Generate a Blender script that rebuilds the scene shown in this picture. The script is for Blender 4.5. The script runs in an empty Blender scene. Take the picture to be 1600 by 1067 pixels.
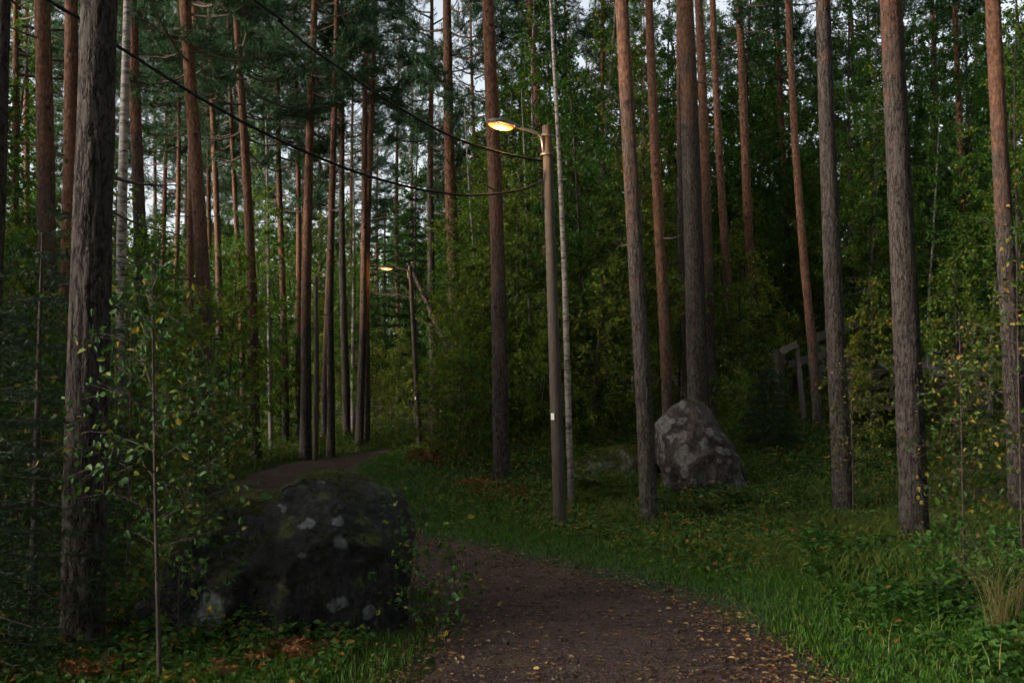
import bpy, math, random
import numpy as np
from mathutils import Vector, Matrix

# ------------------------------------------------------------------ camera
S = bpy.context.scene
FPX = 1556.0                      # focal length in photo pixels (photo 1600 wide)
PITCH = math.radians(2.7)
EYE = 1.6
cd = bpy.data.cameras.new('camera')
cam = bpy.data.objects.new('camera', cd)
S.collection.objects.link(cam)
cd.sensor_width = 36.0
cd.lens = 36.0 * FPX / 1600.0
cd.clip_start = 0.05
cd.clip_end = 1000
cam.location = (0, 0, EYE)
cam.rotation_euler = (math.radians(90) + PITCH, 0, 0)
S.camera = cam

# ------------------------------------------------------------------ sky, sun, exposure
SUN_EL = math.radians(12)
SUN_DIR = Vector((-0.95, -0.32, 0)).normalized()      # where the evening light comes from
w = bpy.data.worlds.new('World')
S.world = w
w.use_nodes = True
nt = w.node_tree
bg = nt.nodes['Background']
sky = nt.nodes.new('ShaderNodeTexSky')
sky.sky_type = 'NISHITA'
sky.sun_disc = False
sky.sun_elevation = SUN_EL
sky.sun_rotation = math.atan2(SUN_DIR.x, SUN_DIR.y)
sky.air_density = 1.0
sky.dust_density = 3.0
sky.ozone_density = 1.0
hsv = nt.nodes.new('ShaderNodeHueSaturation')
hsv.inputs['Saturation'].default_value = 0.35
nt.links.new(sky.outputs[0], hsv.inputs['Color'])
nt.links.new(hsv.outputs[0], bg.inputs['Color'])
bg.inputs['Strength'].default_value = 0.15
sl = bpy.data.lights.new('sun', 'SUN')
sl.energy = 2.2
sl.angle = math.radians(22)
sl.color = (1.0, 0.84, 0.74)
sun = bpy.data.objects.new('sun', sl)
S.collection.objects.link(sun)
ld = Vector((SUN_DIR.x * math.cos(SUN_EL), SUN_DIR.y * math.cos(SUN_EL), math.sin(SUN_EL)))
sun.rotation_euler = ld.to_track_quat('Z', 'Y').to_euler()
sun.location = (-30, -20, 30)
S.view_settings.view_transform = 'Standard'
S.view_settings.look = 'None'
S.view_settings.gamma = 1
S.view_settings.exposure = 1.4
S.view_settings.use_curve_mapping = False
c = S.cycles
c.max_bounces = 4
c.diffuse_bounces = 2
c.use_adaptive_sampling = True
c.adaptive_threshold = 0.03
c.adaptive_min_samples = 12
c.glossy_bounces = 1
c.transmission_bounces = 2
c.transparent_max_bounces = 4
c.use_denoising = True
try:
    c.denoiser = 'OPENIMAGEDENOISE'
    c.denoising_input_passes = 'RGB_ALBEDO_NORMAL'
except Exception:
    pass
c.caustics_reflective = False
c.caustics_refractive = False
c.sample_clamp_indirect = 3.0

# ------------------------------------------------------------------ helpers
rng = np.random.default_rng(7)
COL = S.collection


def hash3(ix, iy, iz, seed):
    n = (ix * 374761393 + iy * 668265263 + iz * 2147483647 + seed * 1274126177) & 0x7fffffff
    n = ((n ^ (n >> 13)) * 1274126177) & 0x7fffffff
    n = ((n ^ (n >> 16)) * 668265263) & 0x7fffffff
    return (n & 0xffff) / 65535.0


def vnoise(x, y, z, seed=0):
    x, y, z = np.broadcast_arrays(np.asarray(x, float), np.asarray(y, float), np.asarray(z, float))
    ix, iy, iz = np.floor(x).astype(np.int64), np.floor(y).astype(np.int64), np.floor(z).astype(np.int64)
    fx, fy, fz = x - ix, y - iy, z - iz
    fx, fy, fz = fx * fx * (3 - 2 * fx), fy * fy * (3 - 2 * fy), fz * fz * (3 - 2 * fz)
    r = 0
    for dx in (0, 1):
        for dy in (0, 1):
            for dz in (0, 1):
                r = r + hash3(ix + dx, iy + dy, iz + dz, seed) * (fx if dx else 1 - fx) * (fy if dy else 1 - fy) * (fz if dz else 1 - fz)
    return r * 2 - 1


def fbm(x, y, z, seed=0, oct=4):
    a, f, r = 0.5, 1.0, 0
    for i in range(oct):
        r = r + a * vnoise(x * f, y * f, z * f, seed + i * 17)
        a *= 0.5
        f *= 2.03
    return r


def mesh_np(name, V, F, mats, fmat=None, smooth=False):
    """V (n,3), F list of (m,k) int arrays (k = 3 or 4)."""
    me = bpy.data.meshes.new(name)
    V = np.ascontiguousarray(V, np.float32)
    if isinstance(F, np.ndarray):
        F = [F]
    F = [np.asarray(f, np.int32) for f in F if len(f)]
    loops = np.concatenate([f.ravel() for f in F])
    tot = np.concatenate([np.full(len(f), f.shape[1], np.int32) for f in F])
    start = np.concatenate([[0], np.cumsum(tot)[:-1]]).astype(np.int32)
    me.vertices.add(len(V))
    me.vertices.foreach_set('co', V.ravel())
    me.loops.add(len(loops))
    me.loops.foreach_set('vertex_index', loops)
    me.polygons.add(len(tot))
    me.polygons.foreach_set('loop_start', start)
    me.polygons.foreach_set('loop_total', tot)
    for m in (mats if isinstance(mats, (list, tuple)) else [mats]):
        me.materials.append(m)
    if fmat is not None:
        me.polygons.foreach_set('material_index', np.asarray(fmat, np.int32))
    if smooth is True:
        me.polygons.foreach_set('use_smooth', np.ones(len(tot), bool))
    elif smooth is not False:
        me.polygons.foreach_set('use_smooth', np.asarray(smooth, bool))
    me.update(calc_edges=True)
    return me


class MB:
    """collects pieces; faces may be of 3 or 4 corners, each with a material slot"""
    def __init__(self):
        self.V, self.n, self.Q, self.T, self.qm, self.tm, self.qs, self.ts = [], 0, [], [], [], [], [], []

    def add(self, V, F, m=0, smooth=False):
        V = np.asarray(V, float).reshape(-1, 3)
        F = np.asarray(F, np.int64)
        if F.shape[1] == 4:
            self.Q.append(F + self.n); self.qm.append(np.full(len(F), m)); self.qs.append(np.full(len(F), smooth))
        else:
            self.T.append(F + self.n); self.tm.append(np.full(len(F), m)); self.ts.append(np.full(len(F), smooth))
        self.V.append(V)
        self.n += len(V)

    def mesh(self, name, mats):
        F, fm, sm = [], [], []
        if self.Q:
            F.append(np.concatenate(self.Q)); fm += self.qm; sm += self.qs
        if self.T:
            F.append(np.concatenate(self.T)); fm += self.tm; sm += self.ts
        return mesh_np(name, np.concatenate(self.V), F, mats, np.concatenate(fm), np.concatenate(sm))


def obj(name, me, parent=None, loc=None, rot=None, scale=None):
    o = bpy.data.objects.new(name, me)
    COL.objects.link(o)
    if parent is not None:
        o.parent = parent
    if loc is not None:
        o.location = loc
    if rot is not None:
        o.rotation_euler = rot
    if scale is not None:
        o.scale = scale if hasattr(scale, '__len__') else (scale,) * 3
    return o


def tag(o, label, cat, group=None):
    o['label'] = label
    o['category'] = cat
    if group:
        o['group'] = group
    return o


def tube(mb, P, R, k=6, m=0, cap=True, smooth=True):
    """tube along a polyline P (n,3) with radii R"""
    P = np.asarray(P, float)
    n = len(P)
    R = np.broadcast_to(np.asarray(R, float), (n,))
    T = np.gradient(P, axis=0)
    T /= np.linalg.norm(T, axis=1, keepdims=True) + 1e-9
    ref = np.array([0, 0, 1.0]) if abs(T[:, 2].mean()) < 0.8 else np.array([1.0, 0, 0])
    A = np.cross(T, ref)
    A /= np.linalg.norm(A, axis=1, keepdims=True) + 1e-9
    B = np.cross(T, A)
    a = np.arange(k) * 2 * math.pi / k
    V = P[:, None, :] + R[:, None, None] * (np.cos(a)[None, :, None] * A[:, None, :] + np.sin(a)[None, :, None] * B[:, None, :])
    i = np.arange(n - 1)[:, None] * k
    j = np.arange(k)[None, :]
    j2 = (j + 1) % k
    F = np.stack([i + j, i + j2, i + k + j2, i + k + j], -1).reshape(-1, 4)
    mb.add(V.reshape(-1, 3), F, m, smooth)
    if cap:
        for e, idx in ((0, 0), (1, n - 1)):
            V2 = np.concatenate([V[idx], P[idx][None]])
            F2 = np.array([[q, (q + 1) % k, k] for q in range(k)])
            mb.add(V2, F2[:, ::-1] if e else F2, m, False)


def box(mb, c, s, m=0, rot=None):
    x, y, z = np.asarray(s, float) / 2
    V = np.array([[-x, -y, -z], [x, -y, -z], [x, y, -z], [-x, y, -z], [-x, -y, z], [x, -y, z], [x, y, z], [-x, y, z]])
    if rot is not None:
        V = V @ np.array(Matrix(rot).to_3x3()).T
    V = V + np.asarray(c, float)
    mb.add(V, np.array([[3, 2, 1, 0], [4, 5, 6, 7], [0, 1, 5, 4], [1, 2, 6, 5], [2, 3, 7, 6], [3, 0, 4, 7]]), m)


def unit(v):
    return v / (np.linalg.norm(v, axis=-1, keepdims=True) + 1e-9)


def leaves(mb, C, D, size, wid=0.62, m=1, oval=False, r=rng, up=0.6):
    """leaf blades: start C, direction D, length size; folded along the midrib"""
    n = len(C)
    D = unit(D)
    U = unit(np.stack([r.normal(0, 1, n) * (1 - up), r.normal(0, 1, n) * (1 - up), np.full(n, up) + 0.05], -1) + r.normal(0, 0.25, (n, 3)))
    Sd = unit(np.cross(D, U))
    N = np.cross(Sd, D)
    L = np.broadcast_to(np.asarray(size, float), (n,))[:, None]
    W = L * wid * 0.5
    if not oval:
        mid = C + D * L * 0.45
        V = np.stack([C, mid + Sd * W + N * W * 0.35, C + D * L - N * L * 0.08, mid - Sd * W + N * W * 0.35], 1)
        F = np.arange(n)[:, None] * 4 + np.arange(4)[None]
        mb.add(V.reshape(-1, 3), F, m, False)
    else:
        V = np.stack([C, C + D * L - N * L * 0.12,
                      C + D * L * 0.28 + Sd * W * 0.92 + N * W * 0.3, C + D * L * 0.68 + Sd * W * 0.72 + N * W * 0.22,
                      C + D * L * 0.28 - Sd * W * 0.92 + N * W * 0.3, C + D * L * 0.68 - Sd * W * 0.72 + N * W * 0.22], 1)
        b = np.arange(n)[:, None] * 6
        F = np.concatenate([b + np.array([[0, 2, 3, 1]]), b + np.array([[0, 1, 5, 4]])])
        mb.add(V.reshape(-1, 3), F, m, False)


# ------------------------------------------------------------------ terrain and path shape
PC = np.array([(-1.5, -6), (-0.9, 0), (-0.1, 2), (0.35, 3.6), (0.56, 5.2), (0.62, 6.4), (0.48, 7.5), (-0.45, 9.0), (-1.65, 10.5), (-2.6, 12.3),
               (-3.3, 14.5), (-3.75, 17), (-4.0, 19), (-3.95, 21), (-3.65, 22.6), (-3.3, 24.5), (-3.1, 27), (-2.95, 30), (-2.6, 34), (-2, 40)], float)


def smooth_poly(P, n=400):
    t = np.linspace(0, len(P) - 1, n)
    i = np.clip(t.astype(int), 0, len(P) - 2)
    f = (t - i)[:, None]
    Q = np.concatenate([[2 * P[0] - P[1]], P, [2 * P[-1] - P[-2]]])
    p0, p1, p2, p3 = Q[i], Q[i + 1], Q[i + 2], Q[i + 3]
    return 0.5 * ((2 * p1) + (-p0 + p2) * f + (2 * p0 - 5 * p1 + 4 * p2 - p3) * f ** 2 + (-p0 + 3 * p1 - 3 * p2 + p3) * f ** 3)


PL = smooth_poly(PC)
PL = PL[PL[:, 1] < 26.0]
PT = unit(np.gradient(PL, axis=0))
PN = np.stack([PT[:, 1], -PT[:, 0]], 1)          # to the right of the walking direction
HALF = np.interp(PL[:, 1], [0, 5.4, 7.2, 8.5, 10, 12, 17, 21, 22.5, 24, 26], [1.2, 1.14, .95, .78, .78, 0.85, 0.85, 0.8, .55, .28, .1])


def path_dist(x, y):
    """signed distance to the path's edge (<0 on the path) and side (+1 right)"""
    x = np.asarray(x, float); y = np.asarray(y, float)
    sh = x.shape
    q = np.stack([x.ravel(), y.ravel()], 1)
    out = np.empty(len(q)); side = np.empty(len(q))
    for s in range(0, len(q), 20000):
        d = q[s:s + 20000, None, :] - PL[None, ::2]
        d2 = (d ** 2).sum(-1)
        i = d2.argmin(1)
        out[s:s + 20000] = np.sqrt(d2[np.arange(len(i)), i]) - HALF[::2][i]
        side[s:s + 20000] = np.sign((d[np.arange(len(i)), i] * PN[::2][i]).sum(1))
    return out.reshape(sh), side.reshape(sh)


def sstep(a, b, x):
    t = np.clip((x - a) / (b - a), 0, 1)
    return t * t * (3 - 2 * t)


def height(x, y, pd=None):
    x = np.asarray(x, float); y = np.asarray(y, float)
    d = path_dist(x, y)[0] if pd is None else pd
    px = np.interp(y, PL[:, 1], PL[:, 0])
    gate = sstep(px + 1.2, px + 4.4, x)
    bank = np.interp(y, [0, 7, 10, 12.5, 14, 17, 20, 30, 60, 120], [0, 0, -.10, -.14, 0.03, 0.52, 1.0, 1.6, 2.4, 3.5])
    far = np.interp(y, [0, 27, 45, 80, 120], [0, 0, 0.8, 1.9, 3.0])
    h = np.where(far > 0, np.maximum(bank * gate, far), bank * gate)
    off = sstep(-0.15, 0.9, d)
    h = h + off * (0.07 * fbm(x * 0.55, y * 0.55, 0 * x, 3, 3) + 0.05 * fbm(x * 1.7, y * 1.7, 0 * x, 9, 2) + 0.015)
    # the grassy hump that hides the foot of the right bank
    h = h + 0.04 * np.exp(-(((x - 0.9) / 1.6) ** 2 + ((y - 12.6) / 0.8) ** 2)) * off
    return h


def H1(x, y):
    return float(height(np.array([x]), np.array([y]))[0])


def ux(u, d):
    """world x of photo column u at distance d"""
    return (u - 800.0) / FPX * d


def zv(v, d):
    """world z of photo row v at distance d"""
    t = (533.5 - v) / FPX
    return EYE + d * (math.sin(PITCH) + t * math.cos(PITCH)) / (math.cos(PITCH) - t * math.sin(PITCH))


# ------------------------------------------------------------------ materials
def mat(name):
    m = bpy.data.materials.new(name)
    m.use_nodes = True
    nt = m.node_tree
    return m, nt, nt.nodes['Principled BSDF'], nt.nodes, nt.links


def ramp(N, stops, interp='LINEAR'):
    r = N.new('ShaderNodeValToRGB')
    r.color_ramp.interpolation = interp
    els = r.color_ramp.elements
    while len(els) < len(stops):
        els.new(0.5)
    for e, (p, col) in zip(els, stops):
        e.position = p
        e.color = (*col, 1) if len(col) == 3 else col
    return r


def noise(N, L, scale, detail=4, vec=None, rough=0.55, dist=0.0):
    n = N.new('ShaderNodeTexNoise')
    n.inputs['Scale'].default_value = scale
    n.inputs['Detail'].default_value = detail
    n.inputs['Roughness'].default_value = rough
    n.inputs['Distortion'].default_value = dist
    if vec is not None:
        L.new(vec, n.inputs['Vector'])
    return n


def mapping(N, L, src, scale):
    mp = N.new('ShaderNodeMapping')
    mp.inputs['Scale'].default_value = scale
    L.new(src, mp.inputs['Vector'])
    return mp.outputs[0]


def mixc(N, L, fac, a, b, mode='MIX'):
    m = N.new('ShaderNodeMix')
    m.data_type = 'RGBA'
    m.blend_type = mode
    for sock, v in ((m.inputs['Factor'], fac), (m.inputs['A'], a), (m.inputs['B'], b)):
        pass
    ins = [m.inputs[0], m.inputs[6], m.inputs[7]]
    for sock, v in zip(ins, (fac, a, b)):
        if hasattr(v, 'is_output') or isinstance(v, bpy.types.NodeSocket):
            L.new(v, sock)
        elif isinstance(v, (int, float)):
            sock.default_value = v
        else:
            sock.default_value = (*v, 1)
    return m.outputs[2]


def math_node(N, L, op, a, b=None, clamp=False):
    m = N.new('ShaderNodeMath')
    m.operation = op
    m.use_clamp = clamp
    for i, v in enumerate((a, b)):
        if v is None:
            continue
        if isinstance(v, bpy.types.NodeSocket):
            L.new(v, m.inputs[i])
        else:
            m.inputs[i].default_value = v
    return m.outputs[0]


def bump(N, L, P, h, strength=0.5, dist=0.02):
    b = N.new('ShaderNodeBump')
    b.inputs['Strength'].default_value = strength
    b.inputs['Distance'].default_value = dist
    L.new(h, b.inputs['Height'])
    L.new(b.outputs[0], P.inputs['Normal'])


def leaf_mat(name, stops, trans=0.3, rough=0.55, hue_obj=0.25):
    """leaves: colour differs leaf by leaf and a little tree by tree"""
    m, nt, P, N, L = mat(name)
    g = N.new('ShaderNodeNewGeometry')
    oi = N.new('ShaderNodeObjectInfo')
    f = math_node(N, L, 'MULTIPLY', g.outputs['Random Per Island'], 1.0 - hue_obj)
    f2 = math_node(N, L, 'MULTIPLY', oi.outputs['Random'], hue_obj)
    f3 = math_node(N, L, 'ADD', f, f2)
    r = ramp(N, stops)
    L.new(f3, r.inputs[0])
    L.new(r.outputs[0], P.inputs['Base Color'])
    P.inputs['Roughness'].default_value = rough
    P.inputs['Specular IOR Level'].default_value = 0.25
    t = N.new('ShaderNodeBsdfTranslucent')
    tc = mixc(N, L, 1.0, r.outputs[0], (1.25, 1.2, 0.6), 'MULTIPLY')
    L.new(tc, t.inputs['Color'])
    mx = N.new('ShaderNodeMixShader')
    mx.inputs[0].default_value = trans
    L.new(P.outputs[0], mx.inputs[1])
    L.new(t.outputs[0], mx.inputs[2])
    L.new(mx.outputs[0], N['Material Output'].inputs[0])
    return m


def pine_bark():
    """grey fissured plates low down, thin orange flakes above; obj.color[0] = height of the change / 10 m"""
    m, nt, P, N, L = mat('pine_bark')
    tc = N.new('ShaderNodeTexCoord')
    oi = N.new('ShaderNodeObjectInfo')
    sp = N.new('ShaderNodeSeparateXYZ')
    L.new(tc.outputs['Object'], sp.inputs[0])
    sc = N.new('ShaderNodeSeparateColor')
    L.new(oi.outputs['Color'], sc.inputs[0])
    # long interlaced furrows
    nz = noise(N, L, 5, 3, mapping(N, L, tc.outputs['Object'], (1, 1, 0.6)))
    wv = mixc(N, L, 0.05, tc.outputs['Object'], nz.outputs['Color'])
    f1 = noise(N, L, 1.0, 2, mapping(N, L, wv, (24, 24, 5.2)), 0.5)
    f2 = noise(N, L, 1.0, 3, mapping(N, L, wv, (46, 46, 17)), 0.6)
    a1 = math_node(N, L, 'ABSOLUTE', math_node(N, L, 'SUBTRACT', f1.outputs[0], 0.5))
    a2 = math_node(N, L, 'ABSOLUTE', math_node(N, L, 'SUBTRACT', f2.outputs[0], 0.5))
    am = math_node(N, L, 'ADD', math_node(N, L, 'MULTIPLY', a1, 1.2), math_node(N, L, 'MULTIPLY', a2, 0.8))
    fis = ramp(N, [(0.015, (0, 0, 0)), (0.14, (1, 1, 1))])
    L.new(am, fis.inputs[0])
    fine = noise(N, L, 60, 6, mapping(N, L, tc.outputs['Object'], (1, 1, 0.35)), 0.7)
    low = ramp(N, [(0.25, (0.034, 0.029, 0.025)), (0.55, (0.078, 0.066, 0.057)), (0.8, (0.135, 0.116, 0.102))])
    L.new(fine.outputs[0], low.inputs[0])
    lowc = mixc(N, L, fis.outputs[0], (0.016, 0.0125, 0.011), low.outputs[0])
    # thin flaky upper bark
    fl = noise(N, L, 26, 6, mapping(N, L, tc.outputs['Object'], (1, 1, 0.5)), 0.65)
    upc = ramp(N, [(0.3, (0.042, 0.025, 0.018)), (0.5, (0.128, 0.064, 0.039)), (0.68, (0.21, 0.115, 0.072))])
    L.new(fl.outputs[0], upc.inputs[0])
    patch = noise(N, L, 2.6, 3, tc.outputs['Object'])
    # transition by height
    zt = math_node(N, L, 'MULTIPLY', sc.outputs[0], 10.0)
    dz = math_node(N, L, 'SUBTRACT', sp.outputs[2], zt)
    pn = math_node(N, L, 'MULTIPLY', math_node(N, L, 'SUBTRACT', patch.outputs[0], 0.5), 7.0)
    t = math_node(N, L, 'ADD', dz, pn)
    t = math_node(N, L, 'ADD', math_node(N, L, 'MULTIPLY', t, 0.36), 0.4, True)
    col = mixc(N, L, t, lowc, upc.outputs[0])
    # green-grey algae/lichen near the foot
    ln = noise(N, L, 9, 5, tc.outputs['Object'], 0.7)
    lr = ramp(N, [(0.52, (0, 0, 0)), (0.66, (1, 1, 1))])
    L.new(ln.outputs[0], lr.inputs[0])
    lowz = math_node(N, L, 'SUBTRACT', 1.0, math_node(N, L, 'MULTIPLY', sp.outputs[2], 0.45), True)
    lf = math_node(N, L, 'MULTIPLY', math_node(N, L, 'MULTIPLY', lr.outputs[0], lowz), 0.55)
    col = mixc(N, L, lf, col, (0.16, 0.18, 0.14))
    kv = N.new('ShaderNodeTexVoronoi')
    kv.inputs['Scale'].default_value = 3.3
    L.new(tc.outputs['Object'], kv.inputs['Vector'])
    kr = ramp(N, [(0.09, (1, 1, 1)), (0.15, (0, 0, 0))])
    L.new(kv.outputs['Distance'], kr.inputs[0])
    col = mixc(N, L, math_node(N, L, 'MULTIPLY', kr.outputs[0], 0.8), col, (0.022, 0.017, 0.014))
    val = math_node(N, L, 'ADD', math_node(N, L, 'MULTIPLY', oi.outputs['Random'], 0.5), 0.72)
    hs = N.new('ShaderNodeHueSaturation')
    L.new(col, hs.inputs['Color'])
    L.new(val, hs.inputs['Value'])
    L.new(hs.outputs[0], P.inputs['Base Color'])
    P.inputs['Roughness'].default_value = 0.9
    P.inputs['Specular IOR Level'].default_value = 0.15
    hb = math_node(N, L, 'ADD', math_node(N, L, 'MULTIPLY', fis.outputs[0], 0.8), math_node(N, L, 'MULTIPLY', fine.outputs[0], 0.6))
    bump(N, L, P, hb, 0.7, 0.015)
    return m


def birch_bark():
    m, nt, P, N, L = mat('birch_bark')
    tc = N.new('ShaderNodeTexCoord')
    n1 = noise(N, L, 1.0, 4, mapping(N, L, tc.outputs['Object'], (9, 9, 30)), 0.6)
    r = ramp(N, [(0.36, (0.03, 0.027, 0.024)), (0.44, (0.13, 0.115, 0.10)), (0.62, (0.24, 0.22, 0.19))])
    L.new(n1.outputs[0], r.inputs[0])
    sp = N.new('ShaderNodeSeparateXYZ')
    L.new(tc.outputs['Object'], sp.inputs[0])
    n2 = noise(N, L, 6, 4, tc.outputs['Object'])
    t = math_node(N, L, 'SUBTRACT', 0.85, math_node(N, L, 'MULTIPLY', sp.outputs[2], 1.1))
    t = math_node(N, L, 'MULTIPLY', math_node(N, L, 'ADD', t, math_node(N, L, 'SUBTRACT', n2.outputs[0], 0.5)), 1.0, True)
    col = mixc(N, L, t, r.outputs[0], (0.06, 0.052, 0.045))
    L.new(col, P.inputs['Base Color'])
    P.inputs['Roughness'].default_value = 0.75
    bump(N, L, P, n1.outputs[0], 0.3, 0.01)
    return m


def plain(name, c1, c2, scale=20, rough=0.85, bs=0.3, stretch=(1, 1, 1), bd=0.01, metallic=0.0):
    m, nt, P, N, L = mat(name)
    tc = N.new('ShaderNodeTexCoord')
    n = noise(N, L, scale, 5, mapping(N, L, tc.outputs['Object'], stretch), 0.65)
    r = ramp(N, [(0.3, c1), (0.7, c2)])
    L.new(n.outputs[0], r.inputs[0])
    L.new(r.outputs[0], P.inputs['Base Color'])
    P.inputs['Roughness'].default_value = rough
    P.inputs['Metallic'].default_value = metallic
    if bs:
        bump(N, L, P, n.outputs[0], bs, bd)
    return m


def ground_mat():
    """forest floor: moss, litter and bare soil under the plants"""
    m, nt, P, N, L = mat('forest_floor')
    tc = N.new('ShaderNodeTexCoord')
    a = noise(N, L, 0.8, 5, tc.outputs['Object'], 0.6)
    b = noise(N, L, 14, 6, tc.outputs['Object'], 0.7)
    r1 = ramp(N, [(0.3, (0.022, 0.017, 0.011)), (0.55, (0.05, 0.04, 0.022)), (0.75, (0.085, 0.06, 0.032))])
    L.new(b.outputs[0], r1.inputs[0])
    r2 = ramp(N, [(0.3, (0.018, 0.03, 0.009)), (0.7, (0.06, 0.08, 0.024))])
    L.new(b.outputs[0], r2.inputs[0])
    f = ramp(N, [(0.36, (0, 0, 0)), (0.56, (1, 1, 1))])
    L.new(a.outputs[0], f.inputs[0])
    col = mixc(N, L, f.outputs[0], r1.outputs[0], r2.outputs[0])
    L.new(col, P.inputs['Base Color'])
    P.inputs['Roughness'].default_value = 0.95
    P.inputs['Specular IOR Level'].default_value = 0.1
    bump(N, L, P, b.outputs[0], 0.8, 0.05)
    return m


def path_mat():
    m, nt, P, N, L = mat('gravel_path')
    tc = N.new('ShaderNodeTexCoord')
    a = noise(N, L, 1.6, 4, tc.outputs['Object'], 0.6)
    b = noise(N, L, 42, 6, tc.outputs['Object'], 0.75)
    v = N.new('ShaderNodeTexVoronoi')
    v.inputs['Scale'].default_value = 75
    L.new(tc.outputs['Object'], v.inputs['Vector'])
    r = ramp(N, [(0.28, (0.042, 0.029, 0.024)), (0.5, (0.083, 0.058, 0.048)), (0.74, (0.15, 0.11, 0.093))])
    L.new(b.outputs[0], r.inputs[0])
    k = mixc(N, L, 0.35, r.outputs[0], v.outputs['Color'], 'SOFT_LIGHT')
    r2 = ramp(N, [(0.32, (0.6, 0.6, 0.62)), (0.66, (1.25, 1.17, 1.12))])
    L.new(a.outputs[0], r2.inputs[0])
    col = mixc(N, L, 1.0, k, r2.outputs[0], 'MULTIPLY')
    L.new(col, P.inputs['Base Color'])
    P.inputs['Roughness'].default_value = 0.9
    P.inputs['Specular IOR Level'].default_value = 0.2
    h = math_node(N, L, 'ADD', b.outputs[0], math_node(N, L, 'MULTIPLY', v.outputs['Distance'], -0.6))
    bump(N, L, P, h, 0.8, 0.02)
    return m


def rock_mat(name, base1, base2, moss_amt, lich_scale, lich_thr, seed, lich_col=(0.25, 0.27, 0.265)):
    m, nt, P, N, L = mat(name)
    tc = N.new('ShaderNodeTexCoord')
    mp = N.new('ShaderNodeMapping')
    mp.inputs['Location'].default_value = (seed, seed * 2, seed * 3)
    L.new(tc.outputs['Object'], mp.inputs['Vector'])
    vec = mp.outputs[0]
    a = noise(N, L, 2.4, 6, vec, 0.62)
    b = noise(N, L, 22, 7, vec, 0.7)
    ra = ramp(N, [(0.3, base1), (0.68, base2)])
    L.new(a.outputs[0], ra.inputs[0])
    rb = ramp(N, [(0.3, (0.3, 0.3, 0.3)), (0.5, (0.9, 0.9, 0.9)), (0.72, (1.9, 1.9, 1.85))])
    L.new(b.outputs[0], rb.inputs[0])
    col = mixc(N, L, 1.0, ra.outputs[0], rb.outputs[0], 'MULTIPLY')
    # lichen discs of different sizes
    wob = mixc(N, L, 0.13, vec, noise(N, L, 11, 5, vec).outputs['Color'])
    for sc_, thr in ((lich_scale, lich_thr), (lich_scale * 2.6, lich_thr * 1.05)):
        vo = N.new('ShaderNodeTexVoronoi')
        vo.inputs['Scale'].default_value = sc_
        vo.inputs['Randomness'].default_value = 1.0
        L.new(wob, vo.inputs['Vector'])
        spc = N.new('ShaderNodeSeparateColor')
        L.new(vo.outputs['Color'], spc.inputs[0])
        rad = math_node(N, L, 'MULTIPLY', math_node(N, L, 'SUBTRACT', spc.outputs[0], 0.45), thr)
        d = math_node(N, L, 'SUBTRACT', rad, vo.outputs['Distance'])
        fac = math_node(N, L, 'MULTIPLY', math_node(N, L, 'MULTIPLY', d, 14.0, True), 0.8)
        fac = math_node(N, L, 'MULTIPLY', fac, math_node(N, L, 'MULTIPLY', math_node(N, L, 'SUBTRACT', b.outputs[0], 0.22), 2.2, True))
        col = mixc(N, L, fac, col, lich_col)
    # moss where the surface looks up
    g = N.new('ShaderNodeNewGeometry')
    sp = N.new('ShaderNodeSeparateXYZ')
    L.new(g.outputs['Normal'], sp.inputs[0])
    mn = noise(N, L, 3.2, 5, vec, 0.65)
    mf = math_node(N, L, 'ADD', math_node(N, L, 'MULTIPLY', sp.outputs[2], 0.9), math_node(N, L, 'MULTIPLY', math_node(N, L, 'SUBTRACT', mn.outputs[0], 0.5), 3.2))
    mf = math_node(N, L, 'MULTIPLY', math_node(N, L, 'SUBTRACT', mf, 1.0 - moss_amt), 3.0, True)
    rm = ramp(N, [(0.3, (0.022, 0.032, 0.008)), (0.7, (0.085, 0.10, 0.028))])
    L.new(b.outputs[0], rm.inputs[0])
    col = mixc(N, L, mf, col, rm.outputs[0])
    L.new(col, P.inputs['Base Color'])
    P.inputs['Roughness'].default_value = 0.88
    P.inputs['Specular IOR Level'].default_value = 0.25
    h = math_node(N, L, 'ADD', math_node(N, L, 'MULTIPLY', a.outputs[0], 1.0), math_node(N, L, 'MULTIPLY', b.outputs[0], 0.5))
    bump(N, L, P, h, 1.0, 0.05)
    return m


M = {}
M['pine_bark'] = pine_bark()
M['birch_bark'] = birch_bark()
M['twig'] = plain('twig', (0.028, 0.02, 0.016), (0.07, 0.05, 0.04), 30)
M['limb'] = plain('pine_limb', (0.05, 0.032, 0.024), (0.13, 0.085, 0.062), 24)
M['dead_wood'] = plain('dead_wood', (0.05, 0.038, 0.031), (0.12, 0.095, 0.08), 30, stretch=(1, 1, .2))
M['needles'] = leaf_mat('pine_needles', [(0.0, (0.0164, 0.0562, 0.0238)), (0.6, (0.0287, 0.0875, 0.0324)), (1.0, (0.0491, 0.1187, 0.0389))], 0.2, 0.5)
M['spruce'] = leaf_mat('spruce_needles', [(0.0, (0.0094, 0.0280, 0.0099)), (1.0, (0.0265, 0.0580, 0.0180))], 0.15, 0.5)
M['leaf'] = leaf_mat('birch_leaves', [(0.0, (0.0381, 0.1056, 0.0130)), (0.5, (0.0636, 0.1544, 0.0194)), (0.80, (0.1079, 0.2031, 0.0238)), (0.93, (0.2629, 0.2400, 0.0270)), (1.0, (0.4000, 0.2400, 0.0324))], 0.45)
M['leaf_dark'] = leaf_mat('alder_leaves', [(0.0, (0.0272, 0.0879, 0.0140)), (0.7, (0.0516, 0.1352, 0.0194)), (0.95, (0.0921, 0.1775, 0.0216)), (1.0, (0.2394, 0.2197, 0.0270))], 0.42)
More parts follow.
